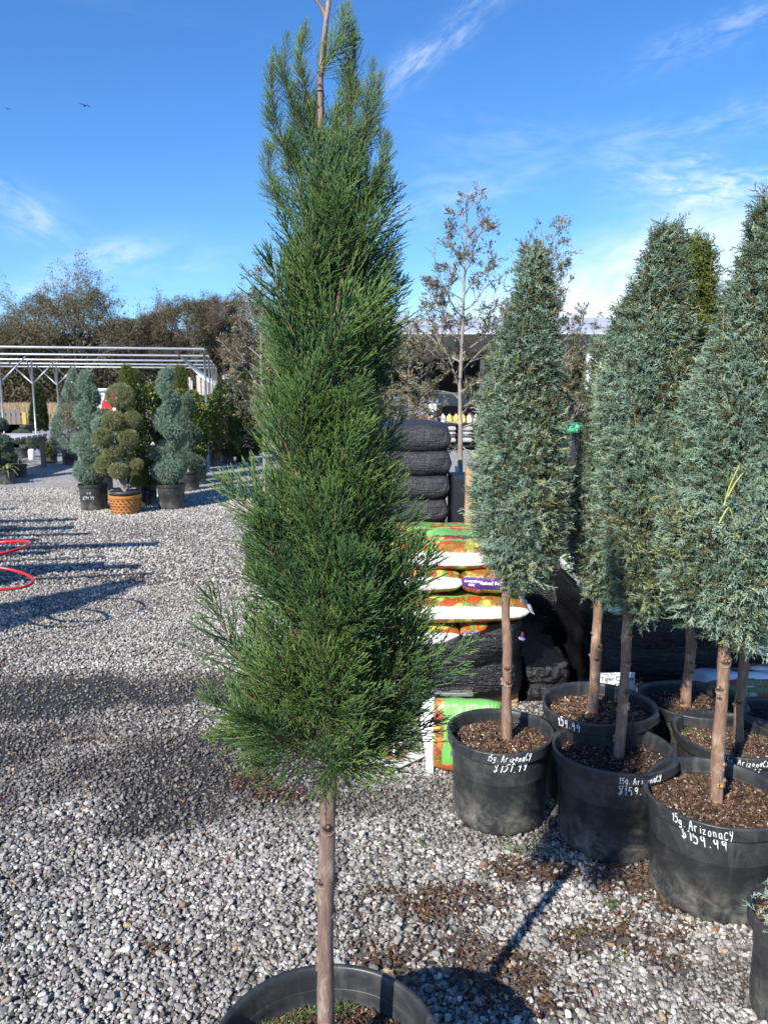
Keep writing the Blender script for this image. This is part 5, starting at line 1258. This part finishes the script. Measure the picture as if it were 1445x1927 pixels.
spiral('spiral-cut juniper with round base ball in a black pot, left of the orange pot', 170, 962, 698, .26, 301, .43, .37, 2.6, lines=[('spiral', -.1, .24, .05), ('$199.99', -.1, .16, .05)])
spiral('spiral-cut juniper with bare stem gaps, right of the orange pot', 318, 960, 690, .25, 305, .42, .36, 2.4, tint=(.52, .14))
spiral('darker spiral juniper set back behind the tied shrub', 352, 925, 742, .30, 308, .40, .34, 2.2, False, (.32, .12))
# pom-pom juniper in orange pot
t, b = potted('pompom_topiary', 'pom-pom juniper with many clipped balls in the basket-weave orange pot', 229, 969, .46, .26, 311, None, M_orange)
g = G()
for k in range(5):
    for j in range(22):
        a_ = (j + .5 * (k % 2)) * 2 * math.pi / 22; rr_ = .201 + .026 * (k / 4.5); g.box((rr_ * math.cos(a_), rr_ * math.sin(a_), .035 + k * .040), (.006, .026, .016), rz=a_, ry=.0)
obj('weave_holes', g, simple('dark weave holes', (.12, .045, .012), .8), t)
g = G(); g.lathe([(.0, .262), (.19, .262), (.20, .27), (.205, .31), (.20, .314), (.19, .30), (.0, .30)], 40); obj('inner_pot', g, M_pot, t, smooth=True)
balls = [(222, 745, 33), (214, 792, 26), (245, 790, 22), (200, 822, 24), (240, 826, 25), (216, 850, 24), (197, 876, 26), (228, 885, 22), (254, 876, 16), (190, 800, 20), (178, 835, 0)]
rr = np.random.default_rng(4)
for i, (px, py, r) in enumerate(balls):
    if not r: continue
    q = at(px, py, b[1]) - np.array(b); rw = r / FPX * b[1] * .82 - .016; yo = rr.uniform(-.12, .1)
    ballfill(t, q[0], yo, q[2], rw, int(700 + r * 40), JUN if i == 9 else OLV, 320 + i, (.45, .75), (.62, .18), 'pom', .88)
    stem(t, [(0, 0, .3), (q[0] * .55, yo * .4, .3 + (q[2] - .3) * .45), (q[0], yo, q[2])], .011, name='branch')
# upright blue junipers, arborvitae, hollies, camellias behind
J = 'background nursery plants under the pipe frame'
conical('broad blue juniper cone left behind the first spiral', 128, 875, [(690, 133, 140), (740, 118, 150), (790, 100, 160), (830, 92, 168), (852, 100, 160)], 330, group=J, n=6500, tint=(.5, .14))
conical('slim bright arborvitae tip between the pom-pom juniper and the tied shrub', 238, 905, [(690, 236, 242), (715, 228, 250), (760, 224, 256), (840, 224, 258)], 331, grp=YELS, tint=(.2, .15), group=J, n=4500)
conical('arborvitae tip just right of the slim one', 256, 900, [(700, 253, 258), (730, 245, 266), (800, 242, 270), (850, 242, 270)], 332, grp=YELS, tint=(.15, .12), group=J, n=4000)
conical('arborvitae showing above the second spiral juniper', 338, 892, [(690, 336, 342), (712, 328, 350), (760, 322, 356), (830, 322, 356)], 333, grp=YELS, tint=(.25, .15), group=J, n=4500)
conical('dark broadleaf cone beyond the nearer frame post on the left', 73, 838, [(722, 70, 74), (745, 66, 80), (775, 60, 86), (810, 60, 88)], 334, grp=SLEAVES, tint=(.2, .15), group=J, n=3200, scl=(1, 1.5))
conical('large tied camellia with white buds between orange pot and second spiral', 272, 950, [(725, 250, 285), (745, 240, 300), (790, 236, 306), (850, 240, 304), (910, 246, 300)], 335, .34, .34, 5200, SLEAVES, (.42, .22), 'potted_shrub', J, (.7, 1.1), .22)
conical('leafy yellowish shrub behind the second spiral juniper', 352, 905, [(735, 335, 365), (765, 325, 385), (810, 325, 388), (860, 330, 385)], 336, .36, .34, 4200, SLEAVES, (.7, .2), 'potted_shrub', J, (.8, 1.2), .2)
conical('dark green holly nearest the front frame post', 382, 880, [(745, 370, 395), (775, 358, 408), (820, 355, 410), (850, 360, 405)], 337, .38, .34, 4800, SLEAVES, (.35, .2), 'potted_shrub', J, (.8, 1.2), .2)
conical('tall dark shrub right of the front frame post', 425, 872, [(715, 415, 432), (745, 402, 446), (800, 396, 452), (855, 400, 450)], 338, .38, .34, 5600, SLEAVES, (.42, .2), 'potted_shrub', J, (.8, 1.3), .2)
conical('dense dark shrub partly behind the big tree on its left', 455, 870, [(700, 448, 470), (760, 436, 485), (830, 436, 490), (858, 440, 485)], 339, .38, .34, 5600, SLEAVES, (.3, .2), 'potted_shrub', J, (.8, 1.3), .2)
conical('low round juniper in a grey pot by the front frame post', 400, 878, [(818, 392, 408), (828, 384, 417), (840, 384, 418), (850, 390, 412)], 340, .36, .32, 2600, YELS, (.15, .15), group=J, scl=(.8, 1.3))
conical('dark green bush in shade beside the darker spiral', 370, 912, [(845, 352, 378), (870, 345, 385), (900, 347, 383)], 341, .34, .30, 3000, SLEAVES, (.12, .1), 'potted_shrub', J, (.7, 1.0))
conical('mounded blue juniper behind the pom-pom balls', 190, 925, [(770, 180, 205), (790, 168, 212), (825, 165, 214), (870, 172, 214), (900, 178, 210)], 342, .36, .3, 5200, JUN, (.35, .14), group=J, scl=(1, 1.6))
conical('blue juniper mound under the tied camellia', 262, 955, [(880, 252, 268), (895, 246, 276), (915, 248, 276)], 343, .26, .22, 1400, YELS, (.75, .15), group=J, scl=(.6, 1.0))
conical('yellow-green shrub low behind the broad juniper cone', 92, 872, [(835, 84, 100), (850, 80, 104), (862, 82, 102)], 344, .34, .22, 1500, SLEAVES, (.8, .15), 'potted_shrub', J, (.7, 1.1))
# right-hand end of the left bed, cut by the left edge
def cloud_tree(label, px, pyb, balls, seed, tint=(.28, .12)):
    t, b = potted('cloud_topiary', label, px, pyb, .36, .26, seed, 'cloud-cut junipers on the left')
    for i, (x_, y_, r) in enumerate(balls):
        q = at(x_, y_, b[1]) - np.array(b); ballfill(t, q[0], 0, q[2], r / FPX * b[1], 1500, JUN, seed + i, (.9, 1.4), tint, 'pom', .7); stem(t, [(0, 0, .2), (q[0] * .4, 0, .2 + (q[2] - .2) * .5), (q[0], 0, q[2])], .012, name='branch')
    return t
cloud_tree('low cloud-cut juniper with two flat dark pads near the grey table', 38, 862, [(41, 822, 15), (69, 830, 16)], 351)
cloud_tree('dark blue juniper with stacked pads cut off by the left edge', -5, 905, [(-2, 835, 22), (8, 862, 20), (0, 885, 22), (-5, 800, 15)], 357, (.25, .1))
def strappy(label, px, pyb, seed, n=34, L=.5):
    t, b = potted('strap_leaf_plant', label, px, pyb, .32, .24, seed, 'yellow-edged strap-leaf plants'); rr = np.random.default_rng(seed); g = G()
    for _ in range(n):
        a_ = rr.uniform(0, 6.28); el = rr.uniform(.5, 1.35); l = L * rr.uniform(.6, 1); s = np.linspace(0, 1, 7); dx = np.cos(a_); dy = np.sin(a_); rad = l * (s * math.cos(el) + .25 * s ** 2); zz_ = .22 + l * (math.sin(el) * s - .75 * s ** 2.2)
        w_ = .013 * np.sin(np.clip(s * 2.6 + .5, 0, 3.1)); P = np.stack([rad * dx, rad * dy, zz_], 1); sd = np.array((-dy, dx, 0)); V = np.vstack([P - sd * w_[:, None], P + sd * w_[:, None], P - (0, 0, .003)]); F = [(i, i + 1, i + 15, i + 14) for i in range(6)] + [(i + 14, i + 15, i + 8, i + 7) for i in range(6)]
        g.add(V, np.array(F), edge=np.concatenate([np.ones(14), np.zeros(7)]))
    M = material('variegated strap leaf', lambda n_, b_: n_.link(n_.mix(n_.sstep(n_.attr('edge'), .55, .8), (.05, .09, .03), (.50, .46, .20)), b_.inputs['Base Color']), rough=.5); obj('leaves', g, M, t, smooth=True); return t
strappy('arching yellow-edged grass plant in front at the left edge', 8, 912, 361)
strappy('yellow-edged grass plant second at the left edge, by the dark juniper', 32, 898, 362)
# potted plants out of view on the left whose shade reaches the gravel
def offcyp(label, x, y, h, seed, r=.3):
    t = thing('potted_cypress', label, 'potted tree', (x, y, 0), 0, 'cypresses beyond the left edge'); make_pot(t, .42, .35, seed, .05, 0, .045, (), seg=32)
    env = Env([(.75, 0, r * .6), (1.0, 0, r), (1.5, 0, r * .95), (2.0, 0, r * .75), (h - .2, 0, r * .35), (h, 0, .03)]); fill_crown(t, env, 6500, SPRIGS, seed, (1.2, 2.0), .25, .15, 1, .35); stem(t, [(0, 0, .3), (0, .01, 1.2), (0, 0, h - .1)], .02, M_bark2)
offcyp('tall cypress standing out of view left, nearest the viewer', -4.35, 3.25, 2.8, 371, .36)
offcyp('cypress standing out of view left, behind its neighbour', -5.2, 4.0, 2.6, 372, .30)
# red hoop stand at the left edge
c = at(-38, 1036, 5.0); t = thing('hoop_stand', 'red metal plant stand whose two hoops reach in from the left edge', 'plant stand', (c[0], 5.0, 0))
for py, rr_, tl, tx in ((1037, .31, .03, 0), (1086, .33, -.045, .02)):
    zc = at(-40, py, 5.0)[2]; a_ = np.linspace(0, 2 * np.pi, 49); g = G(); g.tube(np.stack([rr_ * np.cos(a_), rr_ * np.sin(a_) * (1 if py < 1050 else .62), zc + tl * np.cos(a_) + tx * np.sin(a_)], 1), .010, 10, cap=False); obj('hoop', g, M_red, t, smooth=True)
for a_ in (1.9, 3.14, 4.4):
    g = G(); g.tube([(.31 * math.cos(a_), .31 * math.sin(a_), .0), (.31 * math.cos(a_), .31 * math.sin(a_), .66)], .011, 8); obj('leg', g, M_red, t, smooth=True)

# grey display table, slatted fence, stakes, white board
c0 = at(15, 838, 14.2); c1 = at(92, 815, 16.6)
t = thing('display_table', 'low pale grey table beyond the clipped junipers at left', 'table', (-8.0, 15.6, 0), R(4))
zt_ = .73
for k in range(13):
    g = G(); g.box((0, -1.9 + k * .31, zt_), (.98, .27, .05), bev=.006); obj('board', g, simple('pale grey boards', (.42, .42, .41), .8) if k == 0 else bpy.data.materials['pale grey boards'], t)
for sx in (-.42, .42):
    for sy in (-1.9, 0, 1.8):
        g = G(); g.box((sx, sy, zt_ / 2 - .02), (.09, .09, zt_ - .06)); obj('leg', g, M_oldwood, t)
fy = 25.5; fx0, fx1 = at(-60, 790, fy)[0], at(56, 790, fy)[0]; ft = at(20, 773, fy)[2]; 
t = thing('wooden_fence', 'weathered grey picket fence at the field edge on the left', 'fence', (0, fy, 0)); nx = int((fx1 - fx0) / .17)
pk = None
for k in range(nx):
    if pk is None: g = G(); g.box((0, 0, ft / 2 + .05), (.125, .025, ft), bev=.004); pk = obj('picket', g, M_oldwood, t, (fx0, 0, 0))
    else: o = pk.copy(); C.objects.link(o); o.location = (fx0 + k * .17, 0, rng.normal(0, .012)); o.rotation_euler = (0, rng.normal(0, .01), 0)
for z in (.25, ft - .12): g = G(); g.box(((fx0 + fx1) / 2, .04, z), (fx1 - fx0, .04, .09)); obj('rail', g, M_oldwood, t)
for k in range(3):
    px = (12, 27, 38)[k]; q = at(px, 800, 22.5); g = G(); g.box((0, 0, .35), (.5, .5, .7), bev=.02); g.box((0, 0, .72), (.6, .6, .06)); 
    tag(obj('planter_box', g, simple('dark crate wood', (.06, .055, .05), .9), None, (q[0], 22.5, 0)), f'dark wooden planter in front of the picket fence, {("leftmost", "middle", "rightmost")[k]} of three', 'planter', 'dark planters by the fence')
q = at(48, 800, 23); g = G(); g.box((0, 0, .55), (.10, .06, 1.1)); tag(obj('marker_post', g, simple('yellow post', (.6, .35, .06), .6), None, (q[0], 23, 0)), 'thin yellow-orange post beside the picket fence', 'post')
for k, (px, pt) in enumerate(((355, 710), (360, 716), (374, 706), (382, 714), (388, 709), (398, 712), (405, 716), (421, 706), (428, 705))):
    q = at(px, pt, 31 + (k % 3) * 1.3); g = G(); g.box((0, 0, q[2] / 2), (.10 if k % 2 else .17, .07, q[2]), ry=rng.normal(0, .01)); tag(obj('pale_stake', g, simple('pale stakes', (.45, .42, .38), .8) if k == 0 else bpy.data.materials['pale stakes'], None, (q[0], q[1], 0)), f'pale stake standing behind the hollies, {("first", "second", "third", "fourth", "fifth", "sixth", "seventh", "eighth", "ninth")[k]} from the left', 'stake', 'pale stakes behind the hollies')
a0, a1 = at(178, 731, 20.5), at(216, 778, 20.5)
t = thing('white_board', 'blank white board with red oval mark left of the pom-pom juniper', 'sign board', ((a0[0] + a1[0]) / 2 + .1, 20.5, 0)); wb = a1[0] - a0[0] + .3; hb = a0[2] - a1[2]
g = G(); g.box((0, 0, a1[2] + hb / 2), (wb, .05, hb), bev=.005); obj('board', g, M_white, t)
for s_ in (-1, 1): g = G(); g.box((s_ * wb * .4, .05, a1[2] / 2 + .1), (.08, .05, a1[2] + .2)); obj('leg', g, M_oldwood, t)
g = G(); a_ = np.arange(28) * 2 * np.pi / 28; V = np.stack([.02 + .17 * np.cos(a_) + .12 * np.sin(a_), np.full(28, -.029), a1[2] + .28 + .32 * np.sin(a_)], 1); g.add(V, np.arange(28)[None]); obj('emblem', g, M_red, t)
g = G(); g.box((.02, -.034, a1[2] + .36), (.16, .004, .08), ry=R(-20)); obj('emblem_mark', g, M_white, t)
# white plastic jar on the gravel and pots near the path
q = gp(61, 866); g = G(); g.lathe([(0, 0), (.07, 0), (.08, .02), (.08, .24), (.05, .28), (0, .28)], 16); tag(obj('white_jar', g, M_white, None, q, smooth=True), 'small white jar on the gravel below the cloud-cut juniper', 'jar')
# white plant tag on camellia
q = at(291, 838, gp(272, 950)[1] - .12); g = G(); g.box((0, 0, 0), (.10, .004, .05), ry=R(40)); tag(obj('plant_tag', g, M_white, None, q), 'white tag hanging on the tied camellia', 'tag')
q = at(862, 886, 6.2); g = G(); g.box((0, 0, 0), (.03, .01, .075)); tag(obj('tree_tag', g, M_white, None, (q[0] - .012, 6.2, q[2])), 'white tag at the foot of the pale-stemmed oak', 'tag')

# ------------------------------------------------------------------ wood beyond the field
def f_far(stops):
    def f(n, b):
        n.link(n.ramp(n.attr('tint'), stops), b.inputs['Base Color'])
    return f
M_farleaf = material('brown green far foliage', f_far([(0, (.06, .055, .03)), (.5, (.115, .105, .065)), (.8, (.17, .15, .10)), (1, (.21, .175, .13))]), rough=.9, spec=.1)
M_fartwig = material('grey brown far twigs', f_far([(0, (.09, .07, .055)), (.6, (.17, .135, .105)), (1, (.24, .20, .165))]), rough=.9, spec=.1)
def leaf_cloud(P, size, seed, tint, n_up=.2):
    rr = np.random.default_rng(seed); n = len(P); d1 = rr.normal(0, 1, (n, 3)); d1 /= np.linalg.norm(d1, axis=1, keepdims=True); d2 = np.cross(d1, rr.normal(0, 1, (n, 3))); d2 /= np.linalg.norm(d2, axis=1, keepdims=True)
    s = (size * rr.uniform(.5, 1.3, n))[:, None]; V = np.stack([P - d1 * s, P + d2 * s * .55, P + d1 * s, P - d2 * s * .5], 1).reshape(-1, 3)
    return mesh('crown', V, np.arange(4 * n).reshape(n, 4), False, {'tint': np.repeat(tint, 4)})
def far_tree(px, Y, ptop, wpx, label, seed, leafy=1.0, bare=False, n1=15):
    base = at(px, 750, Y); x = base[0]; ht = at(px, ptop + 22, Y)[2]; sp = wpx / FPX * Y * .62
    t = thing('bare_tree' if bare else 'oak_tree', label, 'tree', (x, Y, 0), 0, 'trees beyond the field')
    out, tips = grow(seed, np.zeros(3), ht * .80, sp * 1.15, ht * .022, .30, n1, 6, 4, .55, .04, .2)
    link('trunk', limbs_mesh(out, 5), M_farbark, t)
    rr = np.random.default_rng(seed); T = np.array(tips); n = int(26000 * leafy); i = rr.integers(0, len(T), n); j = rr.integers(1, 6, n)
    P = T[i, j] + rr.normal(0, .36, (n, 3)); P[:, 2] = np.maximum(P[:, 2], .5)
    if not bare:
        nl = 46; a_ = rr.uniform(0, 6.283, nl); e_ = np.arcsin(rr.uniform(-.15, 1, nl)); rad = rr.uniform(.72, 1.0, nl)
        lc = np.stack([np.cos(a_) * np.cos(e_) * sp * .95 * rad, np.cos(e_) * np.sin(a_) * sp * .95 * rad, ht * .60 + np.sin(e_) * ht * .36 * rad], 1); j2 = rr.integers(0, nl, n); d_ = rr.normal(0, 1, (n, 3)); d_ /= np.linalg.norm(d_, axis=1, keepdims=True)
        Q = lc[j2] + d_ * (sp * .20 * rr.uniform(.55, 1.1, n) ** .6)[:, None] * np.array((1, 1, .62)); m_ = rr.random(n) < .62; P = np.where(m_[:, None], Q, P)
    ti = np.clip(rr.normal(.5, .2, n) + (fbm(P[:, 0] * .4, P[:, 2] * .4, seed, 2) - .5) * .8, 0, 1)
    if bare:
        m = len(P) ; q = rr.normal(0, 1, (m, 3)); q[:, 2] = np.abs(q[:, 2]) * .8; q /= np.linalg.norm(q, axis=1, keepdims=True); l = rr.uniform(.4, 1.1, m)[:, None]
        w_ = np.cross(q, rr.normal(0, 1, (m, 3))); w_ /= np.linalg.norm(w_, axis=1, keepdims=True); w_ *= .022
        V = np.stack([P - w_, P + w_, P + q * l], 1).reshape(-1, 3); me = mesh('crown', V, np.arange(3 * m).reshape(m, 3), False, {'tint': np.repeat(ti, 3)}); link('crown', me, M_fartwig, t)
    else: link('crown', leaf_cloud(P, .115, seed, ti), M_farleaf, t)
    return t
FT = [(148, 128, 532, 235, 'big rounded oak, tallest beyond the field at left', 401, 2.6, False), (20, 132, 590, 90, 'grey bare tree at the far left beyond the field', 402, 1.0, True),
      (235, 138, 572, 100, 'smaller olive-brown oak right of the big rounded oak', 403, 1.0, False), (62, 140, 580, 110, 'olive-brown oak left of the big rounded oak', 409, 1.1, False),
      (300, 130, 565, 110, 'bare grey tree leaning in the middle of the far wood', 404, 1.1, True),
      (358, 130, 525, 140, 'oak with pale trunk rising above the frame corner', 405, 1.3, False), (425, 128, 528, 130, 'thin-crowned tree with forked pale trunk near the big tree', 406, .9, True), (470, 134, 525, 140, 'brownish oak right of the forked tree', 407, 1.1, False),
      (-70, 135, 580, 120, 'oak beyond the left edge', 408, .8, False), (560, 138, 585, 120, 'oak hidden behind the big tree', 410, .8, False), (700, 140, 600, 130, 'oak behind the store roof left', 411, .6, False)]
for (px, Y, pt, w, lb, sd, lf, br) in FT: far_tree(px, Y, pt, w, lb, sd, lf, br)
rr = np.random.default_rng(77); n = 210000
x = rr.uniform(-125, 60, n); y = 127 + rr.uniform(0, 1, n) ** 1.5 * 24; hmax = 7.5 + 5.0 * fbm(x * .11, x * 0 + 3, 5, 3) + (y - 127) * .16
z = hmax * rr.uniform(0, 1, n) ** np.where(rr.random(n) < .45, 1.6, .8) * (.75 + .5 * (fbm(x * .5, y * .3, 8, 3)))
ti = np.clip(rr.normal(.42, .2, n) + (fbm(x * .35, z * .5, 6, 3) - .5) * 1.5, 0, 1)
m = 60000; x = np.concatenate([x, rr.uniform(-125, 60, m)]); y = np.concatenate([y, rr.uniform(145, 151, m)]); z = np.concatenate([z, rr.uniform(0, 9.5, m)]); ti = np.concatenate([ti, np.clip(rr.normal(.3, .2, m), 0, 1)])
wd = link('far_wood', leaf_cloud(np.stack([x, y, z], 1), .27, 78, ti), M_farleaf); tag(wd, 'brown and olive undergrowth of the wood beyond the field', 'wood', kind='stuff')
n = 30000; x = rr.uniform(-125, 60, n); y = 126 + rr.uniform(0, 22, n); z = rr.uniform(0, 12, n) ** 1.0 * (.8 + .4 * fbm(x * .3, y * 0, 4, 2)); q = rr.normal(0, 1, (n, 3)); q[:, 2] = np.abs(q[:, 2]) + .3; q /= np.linalg.norm(q, axis=1, keepdims=True); P = np.stack([x, y, z], 1); w_ = np.cross(q, rr.normal(0, 1, (n, 3))); w_ /= np.linalg.norm(w_, axis=1, keepdims=True); w_ *= .028
me = mesh('bare_twigs', np.stack([P - w_, P + w_, P + q * rr.uniform(.8, 2.2, n)[:, None]], 1).reshape(-1, 3), np.arange(3 * n).reshape(n, 3), False, {'tint': np.repeat(rr.random(n), 3)}); bt = link('bare_twigs', me, M_fartwig); tag(bt, 'tangle of bare grey twigs along the edge of the wood', 'brush', kind='stuff')
# dry grass tufts on the field
n = 26000; x = rr.uniform(-75, 5, n); y = rr.uniform(44, 124, n); P = np.stack([x, y, np.zeros(n)], 1); w_ = np.stack([np.full(n, .035), rr.normal(0, .02, n), np.zeros(n)], 1); tp_ = P + np.stack([rr.normal(0, .12, n), rr.normal(0, .1, n), rr.uniform(.15, .5, n)], 1)
me = mesh('dry_grass', np.stack([P - w_, P + w_, tp_], 1).reshape(-1, 3), np.arange(3 * n).reshape(n, 3), False, {'tint': np.repeat(rr.random(n), 3)}); dg = link('dry_grass', me, material('straw grass', f_far([(0, (.20, .14, .075)), (1, (.38, .29, .18))]), rough=.9)); tag(dg, 'dry straw-coloured grass standing on the field', 'grass', kind='stuff')
# two birds high up
for k, (px, py) in enumerate(((161, 199), (16, 205))):
    q = at(px, py, 60); g = G(); s_ = .38 if k == 0 else .22
    g.tube([(-.12 * s_, -.5 * s_, 0), (0, -.1 * s_, .05 * s_), (0, .35 * s_, 0), (0, .6 * s_, -.02 * s_)], [.03 * s_, .14 * s_, .12 * s_, .02 * s_], 8)
    for sg in (-1, 1):
        V = np.array([(0, -.1, .06), (0, .25, .06), (sg * .6, .05, .28), (sg * .6, .32, .28), (sg * 1.2, .15, .12), (sg * 1.1, .33, .14)]) * s_; V = np.vstack([V, V - (0, 0, .03 * s_)])
        f_ = np.array([(0, 2, 3, 1), (2, 4, 5, 3), (6, 7, 9, 8), (8, 9, 11, 10), (0, 6, 8, 2), (2, 8, 10, 4), (1, 3, 9, 7), (3, 5, 11, 9)]); g.add(V, f_)
    tag(obj('bird', g, simple('dark plumage', (.03, .028, .026), .8), None, q, (0, 0, .8)), ('dark bird gliding in the open sky at left', 'tiny dark bird in the sky at the left edge')[k], 'bird', 'birds in the sky')
